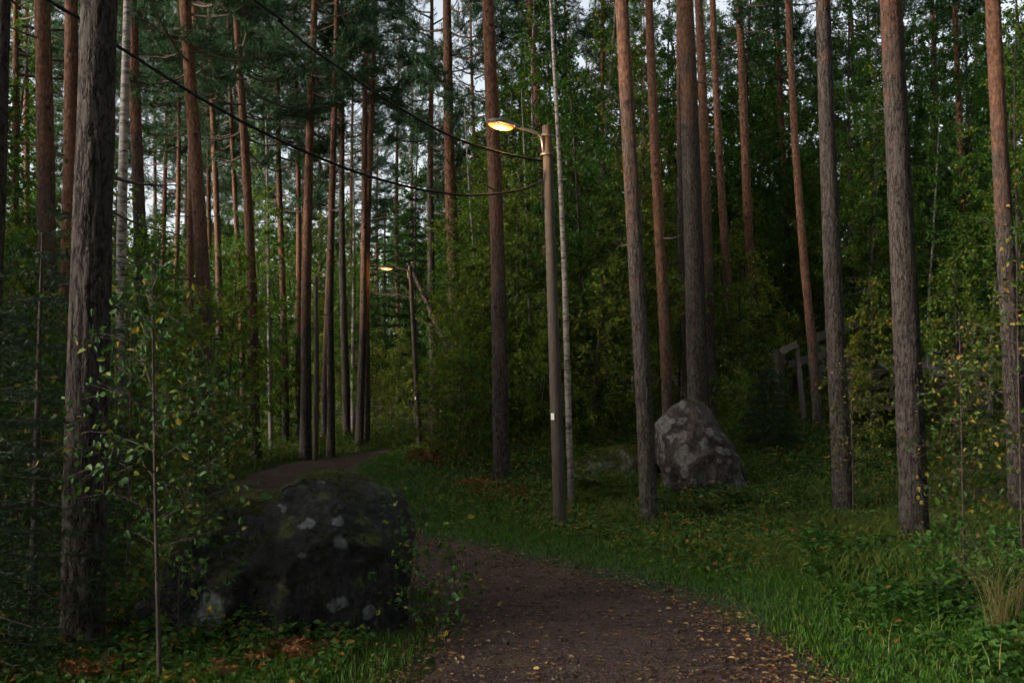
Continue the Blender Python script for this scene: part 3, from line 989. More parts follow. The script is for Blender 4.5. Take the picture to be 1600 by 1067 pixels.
# individually recognisable pines ------------------------------------------------
pine(137, 6.2, 136, 64, 5.6, 'thick grey barked pine beside the big dark boulder', near=True, plates=0.022, Ht=18, cz=8.5, nbr=2)
pine(76, 12.4, 48, 32, 3.4, 'leaning pine with grey foot and brown upper trunk behind the thick pine', near=True, Ht=17, cz=9)
pine(101, 14.2, 92, 27, 1.6, 'orange barked pine close behind the leaning grey footed pine', near=True, Ht=17, cz=9)
pine(40, 24, 38, 13, 2.0, 'thin pale pine trunk glimpsed left of the leaning pine', Ht=17, cz=9)
pine(18, 19, 12, 15, 2.5, 'short crowned pine veiled by birch leaves left of the leaning pine', Ht=14, cz=4.6)
pine(-12, 7.6, -14, 28, 6, 'black shaded pine trunk at the end of the dark spruce thicket', near=True, Ht=16, cz=7, nbr=0)
pine(228, 16, 205, 24, 5.0, 'dark pine trunk behind the large old birch', near=True, Ht=16, cz=8)
pine(332, 14.6, 282, 25, 3.4, 'dark footed pine standing directly behind the mossy shoulder of the boulder', near=True, Ht=16.5, cz=6.2, nbr=4)
pine(304, 17.5, 296, 14, 1.5, 'slim orange pine hugging the dark footed pine', Ht=15.5, cz=7)
pine(402, 21.5, 362, 18, 2.6, 'straight pine with orange upper trunk just left of the gravel bend', near=True, Ht=16, cz=6.6)
pine(384, 25, 352, 10, 1.8, 'thin pine paired with the straight pine left of the gravel bend', Ht=16, cz=7)
pine(478, 22.5, 486, 18, 3.4, 'pine next to the slim bare grey pole trunk by the gravel bend', near=True, Ht=17, cz=7.5)
pine(518, 23.4, 519, 13, 4.2, 'slender dark pine closest to the edge of the gravel bend', near=True, Ht=18, cz=9.5, nbr=7)
pine(562, 26.6, 572, 13, 3.6, 'left stem of the twin pines beside the gravel bend', near=True, Ht=18, cz=9.5, nbr=9)
pine(572, 27.4, 582, 13, 5.0, 'right stem of the twin pines beside the gravel bend', near=True, Ht=18, cz=9.8, nbr=9)
pine(543, 30, 530, 13, 7, 'dark brown pine between the slender dark pine and the twin pines', Ht=17, cz=9, nbr=5)
pine(508, 29, 512, 11, 2.4, 'reddish pine just behind the slender dark pine', Ht=17, cz=9, nbr=5)
pine(680, 31, 672, 14, 8, 'dark pine behind the second street lamp pole', near=True, Ht=17, cz=7, nbr=5)
pine(722, 22, 698, 22, 3.0, 'leaf veiled pine between the two lit street lamps', near=True, Ht=17, cz=6.4, nbr=4)
pine(784, 15.2, 767, 26, 3.4, 'orange pine standing behind the glowing head of the nearest street lamp', near=True, Ht=17.5, cz=8, nbr=2)
pine(862, 22, 827, 15, 1.8, 'slim orange pine right behind the nearest street lamp pole', near=True, Ht=17, cz=8)
pine(1014, 12.5, 980, 27, 4.6, 'pine standing just left of the pointed lichen boulder', near=True, plates=0.012, Ht=17.5, cz=9, nbr=1)
pine(1044, 17, 1028, 19, 1.6, 'orange pine rising behind the left flank of the pointed boulder', near=True, Ht=17, cz=9, nbr=2)
pine(1094, 16.2, 1069, 34, 6.2, 'stout grey pine directly behind the tip of the pointed boulder', near=True, plates=0.012, Ht=18, cz=9.5, nbr=1)
pine(1072, 19.5, 1060, 12, 6, 'thin dark pine squeezed behind the stout grey pine', Ht=16, cz=9)
pine(1112, 19.5, 1090, 19, 3.2, 'pine with many dead side branches behind the stout grey pine', near=True, Ht=17, cz=8.5, nbr=8)
pine(1147, 20.5, 1125, 15, 2.4, 'straight orange pine right of the branchy pine on the bank', near=True, Ht=17, cz=9, nbr=2)
pine(1186, 21.5, 1158, 17, 1.8, 'orange pine veiled by leaves right of the straight orange pine', near=True, Ht=17, cz=8)
pine(1278, 18.5, 1244, 15, 1.4, 'slanting pinkish pine left of the rough dark pine by the timber steps', near=True, Ht=16, cz=7.4, nbr=1)
pine(1315, 13.2, 1293, 31, 7.5, 'rough dark pine in front of the grey timber steps', near=True, plates=0.014, Ht=17, cz=8, nbr=1)
pine(1424, 10.9, 1406, 43, 5.6, 'thick pine with deep bark furrow in front of the timber shed', near=True, plates=0.02, Ht=18, cz=8, nbr=1)
pine(1588, 13.2, 1572, 31, 4.4, 'pine with reddish upper trunk beside the yellow leaved rowan', near=True, plates=0.012, Ht=17, cz=8, nbr=1)
# leaning dead trunk behind the second lamp
mb = MB()
s = np.linspace(0, 1, 12)
A_, B_ = np.array([ux(706, 30), 30, zv(556, 30)]), np.array([ux(645, 30.6), 30.6, zv(425, 30.6)])
AA = np.array([ux(745, 29.6), 29.6, H1(ux(745, 29.6), 29.6) - .1])
Pp = np.stack([np.interp(s, [0, .42, 1], [AA[k], A_[k], B_[k]]) for k in range(3)], 1) - AA
lt = obj('dead_tree', None, loc=AA)
tag(lt, 'bare dead trunk leaning across behind the second street lamp', 'tree')
tube(mb, Pp, np.interp(s, [0, 1], [.16, .07]), 8, 0)
obj('trunk', mb.mesh('trunk', [M['twig']]), lt)
for f, az, k in ((.55, 0, 3), (.62, 2.4, 2), (.7, .4, 2), (.8, 2.9, 3), (.9, .2, 3), (.95, 3.3, 2), (.75, 1.2, 2)):
    obj('branch', DEADB[k], lt, loc=[np.interp(f, s, Pp[:, q]) for q in range(3)], rot=(0, -.3, az), scale=1.3)
# slim bare grey trunk
mb = MB()
x, y = ux(494, 22), 22
z = H1(x, y)
hh = zv(432, y) - z
tube(mb, [(0, 0, -.2), (0.01, 0, hh * .5), (-.02, 0, hh)], [.065, .058, .045], 8, 0)
o = obj('bare_pole_trunk', mb.mesh('bare_pole_trunk', [M['dead_wood']]), loc=(x, y, z))
tag(o, 'slim branchless grey pole trunk beside the gravel bend', 'pole')

# slender pines deeper in the wood
far_left = [(270, 26, 266, 10), (345, 24, 322, 13), (333, 30, 318, 9), (448, 27, 430, 12), (468, 28, 452, 11), (555, 38, 546, 11), (622, 44, 620, 9), (300, 36, 290, 9),
            (20, 30, 14, 11), (130, 33, 124, 10), (66, 40, 60, 9), (240, 40, 232, 9), (258, 33, 250, 10), (420, 40, 412, 9), (497, 42, 492, 9), (590, 55, 588, 9), (648, 50, 640, 9), (530, 45, 526, 8), (160, 28, 150, 12), (365, 44, 360, 8), (285, 50, 280, 8), (395, 56, 391, 7), (470, 58, 468, 7)]
for u0, d, ut, wp in far_left:
    pine(u0, d, ut, wp, prs.uniform(1, 4), 'slender pine ' + beside(ux(u0, d), d), 'slender pines ' + beside(ux(u0, d), d), Ht=prs.uniform(14, 18), cz=prs.uniform(6.0, 8.5), nbr=3)
far_right = [(952, 24, 945, 11), (1240, 24, 1226, 13), (1256, 28, 1246, 11), (1478, 26, 1463, 12), (1524, 22, 1506, 15), (1345, 27, 1338, 11), (1370, 34, 1362, 10), (890, 33, 884, 11), (985, 36, 980, 10),
             (740, 36, 734, 10), (820, 40, 815, 9), (1180, 34, 1172, 10), (1420, 38, 1414, 10), (1545, 36, 1540, 10), (1010, 44, 1005, 9), (1100, 46, 1096, 9), (1290, 45, 1284, 9), (1570, 45, 1566, 9), (920, 50, 917, 8), (1220, 52, 1216, 8), (1465, 52, 1462, 8), (700, 52, 697, 8)]
for u0, d, ut, wp in far_right:
    pine(u0, d, ut, wp, prs.uniform(1, 4.5), 'slender pine ' + beside(ux(u0, d), d), 'slender pines ' + beside(ux(u0, d), d), Ht=prs.uniform(14, 18), cz=prs.uniform(6.5, 9), nbr=3)
# pines outside the frame that shade the place (the wood goes on around the viewer)
for x, y in ((-11, 3), (-8, -3), (4.5, 2.5), (7, -1), (9.5, 5), (3.5, -5), (12, 9), (-3, -8), (-14, 10), (14, 1), (6.5, 6.2), (-6.5, 4.6), (11, -6), (1.5, -1.5), (-2.5, -2.2), (-5, 1), (2.6, 1.0), (-1.2, -4.2), (5.6, 3.8), (4, -2), (0.3, -3), (8, 8.5), (5.4, 7.4), (6.6, 9.8), (4.3, 5.6)):
    z = H1(x, y)
    t = obj('pine_tree', None, loc=(x, y, z))
    tag(t, 'pine of the surrounding wood standing beside the viewer', 'tree', 'pines around the viewpoint')
    me, ax = trunk_mesh('trunk', 17, .15, (0, 0), int(x * 31 + y * 17 + 900), M['pine_bark'], 12, 24)
    tr = obj('trunk', me, t); tr.color = (.4, 0, 0, 1)
    k = prs.randrange(6)
    cr = obj('crown', PCROWN[k], t, loc=(0, 0, 8), rot=(0, 0, prs.uniform(0, 6)), scale=1.1); cr.color = (-1, 0, 0, 1)

# ------------------------------------------------------------------ broadleaf trees
BV = []
for k, (Ht, R, nb, z0f, lm) in enumerate([(9.5, 1.5, 62, .16, 'leaf'), (8, 1.45, 56, .12, 'leaf'), (11, 1.6, 70, .2, 'leaf_dark'), (6, 1.2, 46, .08, 'leaf'), (5, 1.1, 42, .05, 'leaf_dark'), (4, 1.0, 38, .04, 'leaf'), (7, 1.4, 54, .10, 'leaf_dark'), (5.5, 1.25, 46, .05, 'leaf_lime'), (3.4, 1.0, 36, .03, 'leaf_lime')]):
    tm, ax = trunk_mesh('trunk', Ht, 0.008 + .0045 * Ht, (0, 0), 300 + k, M['birch_bark' if k in (0, 3) else 'twig'], 8, 30, 0, .25, wob=.32, top=.1)
    cm, nl = birch_crown(320 + k, Ht, R, nb, z0f, 0.070, 17, M[lm], axis=ax, twd=12.0)
    BV.append((tm, cm, Ht))
    print('birch variant', k, nl)
def birch(u, d, Ht, key, v=None, lean=0.0, label=None):
    v = v if v is not None else min(range(len(BV)), key=lambda q: abs(BV[q][2] - Ht) + prs.uniform(0, 1.5))
    tm, cm, H0 = BV[v]
    x = ux(u, d)
    s = Ht / H0
    t = obj('birch_tree', None, loc=(x, d, H1(x, d)), rot=(prs.uniform(-.03, .03), lean + prs.uniform(-.03, .03), prs.uniform(0, 6.28)))
    lab = ('low bushy ' if Ht < 4 else 'young leafy ' if Ht < 7.2 else 'tall leafy ') + ('yellow green birch ' if v >= 7 else 'green birch ') + beside(x, d)
    tag(t, label or lab, 'tree', None if label else lab.replace('birch', 'birches'))
    obj('trunk', tm, t, scale=s)
    obj('crown', cm, t, scale=(max(.75, min(s, 1.15)), max(.75, min(s, 1.15)), s))
    return t


for u, d, Ht in [(215, 11.5, 3.6), (180, 14, 4.6), (250, 15.5, 4.2), (285, 13, 3.0), (300, 19, 4.8), (235, 21, 5.2), (355, 20, 4.4), (385, 26, 5.5), (425, 27, 5.2), (340, 27, 5.6), (280, 27, 6.2), (450, 31, 6), (200, 27, 5.6), (395, 32, 6.5), (310, 33, 6), (500, 34, 5.5), (540, 37, 6),
                 (20, 12, 3.6), (70, 16, 4.2), (115, 19, 4.6), (30, 22, 5), (145, 24, 5.4), (-30, 10, 4.4), (100, 10.2, 2.4), (10, 16, 4.6), (235, 10.5, 2.6), (265, 17.5, 3.5)]:
    birch(u, d, Ht, 'left')
for u, d, Ht in [(742, 18.5, 3.4), (765, 20.5, 6.5), (815, 18, 5.2), (838, 21, 9), (905, 19, 7.5), (935, 21.5, 10), (965, 18.5, 5.5), (870, 24, 11), (905, 26, 11.5), (990, 23, 10), (790, 24, 9.5), (790, 27, 8.5), (830, 28, 11), (752, 24, 7.0), (950, 28, 12), (1030, 26, 10.5), (722, 27, 3.6), (1000, 20, 6),
                 (1065, 24, 9), (700, 31, 9), (800, 32, 11), (875, 20, 5.5), (772, 18.2, 3.4), (736, 20.5, 3.0), (845, 17.6, 3.0), (925, 17.5, 3.2), (730, 16.6, 2.2), (1060, 21, 5)]:
    birch(u, d, Ht, 'mid')
for u, d, Ht, v in [(1160, 19.5, 2.8, 8), (1195, 23, 4.6, 7), (1270, 23.5, 4.8, 7), (1380, 22.5, 4.2, 7), (860, 17.2, 2.4, 8), (700, 17.8, 1.9, 8)]:
    birch(u, d, Ht, 'right', v)
for u, d, Ht in [(1120, 24, 8), (1165, 22.5, 5), (1200, 25, 9), (1235, 23, 6.5), (1290, 24, 9), (1345, 21, 7.5), (1380, 24, 9.5), (1450, 20, 6.5), (1500, 23, 7), (1545, 19, 6.5), (1340, 27, 11), (1400, 28, 11), (1480, 29, 7), (1570, 25, 9), (1620, 18, 8), (1170, 29, 10), (1250, 29, 11), (1195, 20, 3.4), (1360, 17, 3.0), (1490, 16.5, 3.4), (1530, 28, 7),
                 (1140, 31, 11), (1300, 32, 12), (1590, 31, 9)]:
    birch(u, d, Ht, 'right')
for u, d, Ht in [(1130, 27, 3.6), (1180, 30, 4.2), (1215, 27, 3.4), (1260, 33, 5), (1310, 29, 4), (1370, 30, 4.4), (1430, 26, 3.6), (1500, 32, 4.5), (1560, 28, 3.8), (1610, 24, 4), (960, 30, 4), (1010, 31, 4.4), (1070, 29, 4), (1040, 23, 3), (910, 29, 4), (840, 31, 4.2), (780, 29, 3.8), (745, 34, 4.5), (880, 36, 5), (985, 38, 5.5), (1095, 38, 5.5), (1210, 40, 6), (1330, 41, 6), (1450, 40, 6), (1550, 41, 6)]:
    birch(u, d, Ht, 'right')
for u, d, Ht in [(1500, 22, 11), (1560, 24, 11.5), (1450, 25, 11.5), (1600, 21, 10.5), (1180, 24, 11.5), (1215, 27, 12), (1340, 23, 11), (1530, 30, 12)]:
    birch(u, d, Ht, 'right')
for u, d, Ht in [(1060, 32, 14), (1120, 36, 15), (1230, 34, 14), (1290, 38, 15), (1420, 34, 14), (1500, 38, 15), (650, 42, 13), (700, 38, 13)]:
    birch(u, d, Ht, 'right')
for u, d, Ht in [(8, 19, 9.5), (-25, 15, 8), (45, 27, 10), (160, 22, 7), (585, 34, 3.4), (612, 33, 2.6), (628, 37, 3.4), (560, 33, 3.0), (470, 30, 3.2), (440, 28, 3)]:
    birch(u, d, Ht, 'left')
for k in range(44):
    birch(prs.uniform(-40, 580), prs.uniform(36, 62), prs.uniform(6.5, 10.5), 'farl')
for u, d, Ht in [(596, 40, 5), (640, 42, 8), (672, 38, 7), (610, 52, 10), (655, 55, 11), (575, 48, 8), (690, 45, 9), (630, 60, 12)]:
    birch(u, d, Ht, 'farl')
for k in range(50):
    birch(prs.uniform(700, 1640), prs.uniform(34, 60), prs.uniform(8, 13), 'farr')


def stem(u0, v0, d, u1, v1, w0, w1, label, name='birch_tree', k=0, extra=3.0, crown=True):
    """a slim birch whose stem shows: foot, a point higher up and its widths"""
    x0, x1 = ux(u0, d), ux(u1, d)
    z0 = H1(x0, d)
    zz1 = zv(v1, d) - z0
    lx = (x1 - x0) / zz1
    Ht = zz1 + extra
    t = obj(name, None, loc=(x0, d, z0))
    tag(t, label, 'tree')
    me, ax = trunk_mesh('trunk', Ht, .5 * w0 * d / FPX, (lx, prs.uniform(-.01, .01)), int(u0 + d * 10), M['birch_bark'], 16, 50, 0, .25, wob=.07, top=.25)
    obj('trunk', me, t)
    if crown:
        v = k
        p, _ = axis_at(ax, Ht)
        obj('crown', BV[v][1], t, rot=(0, lx, 0), scale=(.8, .8, Ht / BV[v][2]))
    return t


stem(191, 800, 10.5, 183, 30, 18, 15, 'large old birch with black scarred white bark beside the thick pine', crown=False, extra=5)
stem(893, 778, 13.4, 866, 100, 11, 7, 'slim pale birch leaning behind the nearest street lamp pole', k=0, extra=2, crown=False)
stem(426, 690, 24, 409, 250, 8, 6, 'thin white birch stem left of the gravel bend', k=1, extra=1)
stem(760, 690, 19, 735, 250, 6, 4, 'thin white birch stem left of the orange pine by the lamp', k=0, extra=1)
stem(832, 690, 18.5, 814, 220, 5, 4, 'thin white birch stem between the orange pine and the lamp pole', k=1, extra=1, crown=False)
stem(690, 660, 33, 694, 560, 8, 7, 'short white birch stem right of the dark pine by the second lamp', k=4, extra=3)
stem(553, 680, 31, 548, 370, 8, 7, 'pale birch stem half hidden left of the twin pines', k=3, extra=2)

# ------------------------------------------------------------------ spruces and juniper
SP = [spruce_crown(400, 3.2, 1.0), spruce_crown(401, 2.2, .8), spruce_crown(402, 9, 1.9, .6, None, .4, .07, .012)]
JU = spruce_crown(410, 1.35, .42, .05, None, 2.0, .03, .006)


def spruce(x, y, v, s, label, group=None, name='spruce_tree'):
    t = obj(name, None, loc=(x, y, H1(x, y)), rot=(0, 0, prs.uniform(0, 6.28)))
    tag(t, label, 'tree' if name == 'spruce_tree' else 'shrub', group)
    me_h = [3.2, 2.2, 9, 1.35][v]
    me, _ = trunk_mesh('trunk', me_h, .012 + .008 * me_h, (0, 0), 500 + v, M['twig'], 8, 12, 0, .2, wob=.01)
    obj('trunk', me, t, scale=s)
    obj('crown', (SP + [JU])[v], t, scale=s)
    return t


spruce(ux(60, 6.6), 6.6, 0, .82, 'young dark spruce standing left of the thick grey pine')
spruce(ux(-25, 5.6), 5.6, 1, 1.0, 'small dark spruce in front of the black shaded pine trunk')
spruce(ux(118, 8.4), 8.4, 0, 1.0, 'young spruce behind the thick grey pine')
spruce(ux(600, 46), 46, 2, 1.15, 'tall spruce in the far gap behind the second street lamp', 'tall spruces in the far gap')
spruce(ux(648, 40), 40, 2, 1.0, 'tall spruce in the far gap behind the second street lamp', 'tall spruces in the far gap')
spruce(ux(1200, 16.8), 16.8, 3, 1.15, 'dark juniper bush right of the pointed boulder', name='juniper_bush')
spruce(ux(905, 18.5), 18.5, 1, .9, 'small dark spruce behind the low mossy rock')

for x, y, sc in ((-5.2, 6.0, .9), (-5.8, 8.0, 1.1)):
    t = obj('spruce_tree', None, loc=(x, y, H1(x, y)), rot=(0, 0, prs.uniform(0, 6.28)))
    tag(t, 'low dense spruce of the thicket left of the black shaded trunk', 'tree', 'low spruces left of the black shaded trunk')
    me, _ = trunk_mesh('trunk', 3.2, .04, (0, 0), 540, M['twig'], 8, 12, 0, .2, wob=.01)
    obj('trunk', me, t, scale=sc)
    obj('crown', SP[0], t, scale=sc)
# the wood goes on all around the viewer: lower towards the evening light
r = np.random.default_rng(451)
n = 110000
ang = r.uniform(math.radians(38), math.radians(322), n)          # clockwise from straight ahead
dist = r.uniform(13, 26, n) 
x, y = np.sin(ang) * dist, np.cos(ang) * dist
west = np.exp(-((np.degrees(ang) - 260) / 32) ** 2)
top = (8.5 + 3.0 * fbm(x * .2, y * .2, 0 * x, 65, 3)) * (1 - .72 * west)
hz = top * r.uniform(0, 1, n)
kk = vnoise(x * .5, y * .5, hz * .5, 66) + r.normal(0, .25, n) > -.35
x, y, hz = x[kk], y[kk], hz[kk]
mb = MB()
az = r.uniform(0, 6.283, len(x))
leaves(mb, np.stack([x, y, height(x, y) + hz], 1), np.stack([np.cos(az), np.sin(az), r.normal(-.2, .5, len(x))], 1), r.uniform(.25, .5, len(x)), .7, 0, False, r, .5)
o = obj('surrounding_wood', mb.mesh('surrounding_wood', [M['leaf_dark']]))
o['kind'] = 'stuff'
tag(o, 'green wood around and behind the viewer', 'wood')
# the wood closes in one green mass far behind
r = np.random.default_rng(450)
n = 170000
ang = r.uniform(-.62, .62, n)
dist = r.uniform(62, 85, n)
x, y = np.tan(ang) * dist, dist
top = 10.0 + 5.0 * fbm(x * .11, y * .11, 0 * x, 61, 3) + np.where(x > -4, 4.0, 0.0)
hz = top * r.uniform(0, 1, n) ** 1.25
kk = vnoise(x * .35, y * .35, hz * .45, 62) + .35 * vnoise(x * 1.1, y * 1.1, hz * 1.2, 63) + r.normal(0, .2, n) > -.12 - .5 * np.clip(1 - hz / 7, 0, 1)
x, y, hz = x[kk], y[kk], hz[kk]
mb = MB()
az = r.uniform(0, 6.283, len(x))
leaves(mb, np.stack([x, y, height(x, y) + hz], 1), np.stack([np.cos(az), np.sin(az), r.normal(-.2, .5, len(x))], 1), r.uniform(.22, .5, len(x)), .7, 0, False, r, .5)
o = obj('far_wood', mb.mesh('far_wood', [M['leaf_dark']]))
o['kind'] = 'stuff'
tag(o, 'far green wood closing the view behind all the trunks', 'wood')

# ------------------------------------------------------------------ near saplings with large leaves
def sapling(name, x, y, Ht, R, nb, lm, lsize, per, label, seed, z0f=.25, lean=(0, 0), bark='twig', droop=.15, r0=.012):
    t = obj(name, None, loc=(x, y, H1(x, y)))
    tag(t, label, 'sapling' if Ht > 1 else 'shrub')
    me, ax = trunk_mesh('stem', Ht, r0, lean, seed, M[bark], 8, 24, 0, .2, wob=.06, top=.15)
    obj('stem', me, t)
    cm, _ = birch_crown(seed, Ht, R, nb, z0f, lsize, per * 1.7, M[lm], True, droop, ax, 20.0, .5)
    obj('foliage', cm, t)
    return t


sapling('aspen_sapling', ux(258, 5.3), 5.3, 2.25, .55, 26, 'leaf_near', .044, 3.6, 'slender aspen sapling with green and yellow leaves before the boulder', 601, .3, (-.045, 0), r0=.013)
sapling('aspen_sapling', ux(205, 7.6), 7.6, 2.6, .6, 30, 'leaf_near', .055, 4.5, 'bushy aspen sapling between the thick pine and the boulder', 602, .2)
sapling('aspen_sapling', ux(330, 8.8), 8.8, 2.0, .6, 26, 'leaf_near', .055, 4.5, 'low aspen sapling behind the mossy shoulder of the boulder', 603, .15)
sapling('aspen_sapling', ux(60, 7.4), 7.4, 1.7, .5, 24, 'leaf_yellow', .05, 3.5, 'yellowing sapling at the foot of the young dark spruce', 604, .1)
sapling('aspen_shrub', ux(285, 6.1), 6.1, 1.1, .45, 20, 'leaf_near', .044, 3.4, 'leafy young aspen shoots growing over the left shoulder of the boulder', 615, .1, droop=.2, r0=.007)
sapling('rowan_sapling', ux(1500, 8.7), 8.7, 2.3, .62, 28, 'leaf_yellow', .050, 1.7, 'yellow leaved rowan sapling right of the furrowed pine', 605, .15)
sapling('rowan_sapling', ux(1590, 8.2), 8.2, 3.1, .7, 30, 'leaf_yellow', .052, 1.6, 'tall yellowing rowan sapling in front of the reddish pine', 606, .2)
sapling('rowan_sapling', ux(1330, 12.6), 12.6, 2.2, .5, 22, 'leaf_yellow', .045, 2.6, 'thin yellowing sapling in front of the rough dark pine', 607, .15)
sapling('maple_shrub', ux(640, 6.7), 6.7, .85, .42, 18, 'leaf_near', .046, 3.4, 'small leafy shrub growing at the right end of the dark boulder', 608, .05, (.12, 0), droop=.3, r0=.006)
sapling('maple_shrub', ux(690, 6.5), 6.5, .6, .38, 16, 'leaf_near', .042, 3.2, 'low leafy shrub reaching over the path edge beside the boulder', 609, .05, (.1, 0), droop=.35, r0=.005)
sapling('alder_shrub', ux(1500, 7.3), 7.3, .62, .45, 18, 'leaf_dark', .05, 4.5, 'low broad leaved shrub under the yellow rowan sapling', 610, .05, droop=.1, r0=.006)
sapling('alder_shrub', ux(1590, 6.6), 6.6, .6, .45, 18, 'leaf_dark', .05, 4.5, 'low broad leaved shrub beside the dry straw tuft', 611, .05, droop=.1, r0=.006)
sapling('hazel_shrub', ux(720, 16.4), 16.4, 1.5, .7, 26, 'leaf_yellow', .05, 6, 'rusty green shrub at the edge of the grass strip', 612, .05, droop=.1)
sapling('hazel_shrub', ux(720, 19.5), 19.5, 1.6, .8, 26, 'leaf', .05, 8, 'green shrub closest to the second lamp along the grass strip', 613, .05, droop=.1)
sapling('hazel_shrub', ux(1155, 17.2), 17.2, 1.3, .6, 22, 'leaf', .05, 7, 'green shrub between the pointed boulder and the juniper', 614, .05, droop=.1)

# ------------------------------------------------------------------ ferns
def fern_mesh(seed, nf, L, lm, wither=0.0):
    r = np.random.default_rng(seed)
    mb = MB()
    for q in range(nf):
        az = q * 6.283 / nf + r.normal(0, .3)
        Lf = L * r.uniform(.7, 1.1)
        s = np.linspace(0, 1, 9)
        el = r.uniform(.8, 1.25)
        d = np.array([math.cos(az), math.sin(az), 0]); sd = np.array([-d[1], d[0], 0])
        curl = 0.55 + wither * r.uniform(.2, .7)
        P = d[None] * (Lf * (s * math.cos(el) + .35 * s ** 2))[:, None] + np.array([[0, 0, 1.]]) * (Lf * (s * math.sin(el) - curl * s ** 2.2))[:, None]
        tube(mb, P, np.interp(s, [0, 1], [.005, .0015]), 3, 0, False)
        npn = 18
        CC, DD, LL = [], [], []
        for k in range(npn):
            f = .18 + .82 * k / npn
            p = np.array([np.interp(f, s, P[:, c_]) for c_ in range(3)])
            lp = Lf * .30 * math.sin(min(1, (1.06 - f) * 1.35) * 1.57) + .01
            for sg in (-1, 1):
                pd_ = unit(sd * sg + d * .45 + np.array([0, 0, -.15 - wither * r.uniform(0, .8)]) + r.normal(0, .1, 3))
                m_ = max(2, int(lp / .022))
                ff = (np.arange(m_) + .5) / m_
                CC.append(p + pd_ * (ff * lp)[:, None]); LL.append(.012 + .03 * (1 - ff) * min(1, lp / .15))
                DD.append(pd_ * .5 + np.where(np.arange(m_) % 2, 1, -1)[:, None] * d * .8 + r.normal(0, .12 + wither * .4, (m_, 3)))
        leaves(mb, np.concatenate(CC), np.concatenate(DD), np.concatenate(LL) * 1.5, .6, 1, False, r, .85)
    return mb.mesh('fern', [M['dead_wood'] if wither else M['twig'], lm])


FB = [fern_mesh(700, 6, .62, M['fern_brown'], .9), fern_mesh(701, 7, .5, M['fern_brown'], .6)]
FG = [fern_mesh(702, 7, .6, M['fern_green']), fern_mesh(703, 8, .5, M['fern_green'])]


def fern(u, d, me, s, label, group=None):
    x = ux(u, d)
    o = obj('fern', me, loc=(x, d, H1(x, d) - .01), rot=(0, 0, prs.uniform(0, 6.28)), scale=s)
    tag(o, label, 'fern', group)


for u, d, k, s in [(450, 6.0, 0, .7), (482, 6.05, 1, .6), (350, 5.6, 1, .5)]:
    fern(u, d, FB[k], s, 'withered brown fern in front of the big dark boulder', 'withered ferns in front of the big boulder')
for u, d, k, s in [(110, 5.6, 1, .6), (150, 5.5, 0, .6), (185, 5.75, 1, .5)]:
    fern(u, d, FB[k], s, 'withered brown fern at the foot of the thick grey pine', 'withered ferns at the foot of the thick pine')
for u, d, k, s in [(770, 14.4, 1, 1.2), (803, 14.3, 0, 1.15), (752, 15.0, 0, 1.1)]:
    fern(u, d, FB[k], s, 'rusty fern at the foot of the orange pine by the lamp', 'rusty ferns at the foot of the orange pine')
for u, d, k, s in [(672, 18.6, 0, 1.2), (700, 17.6, 1, 1.3), (715, 18.4, 0, 1.2), (738, 17.2, 1, 1.2), (690, 20.5, 0, 1.2)]:
    fern(u, d, FB[k], s, 'rusty bracken along the upper edge of the grass strip', 'rusty bracken along the grass strip')
for u, d, k, s in [(920, 14.4, 0, 1), (950, 14.0, 1, 1), (975, 14.3, 0, .9), (905, 13.8, 1, .9), (1060, 13.4, 0, .9), (1095, 13.3, 1, 1), (1130, 13.8, 0, 1), (1170, 14.0, 1, 1)]:
    fern(u, d, FG[k], s, 'green fern growing below the pointed boulder', 'green ferns below the pointed boulder')
for u, d, k, s in [(1215, 13.0, 1, 1), (1250, 12.2, 0, 1), (1265, 14, 1, 1), (1380, 11.6, 1, .9), (1350, 12.4, 0, 1.0)]:
    fern(u, d, FG[k], s, 'green fern on the bank before the rough dark pine', 'green ferns before the rough dark pine')

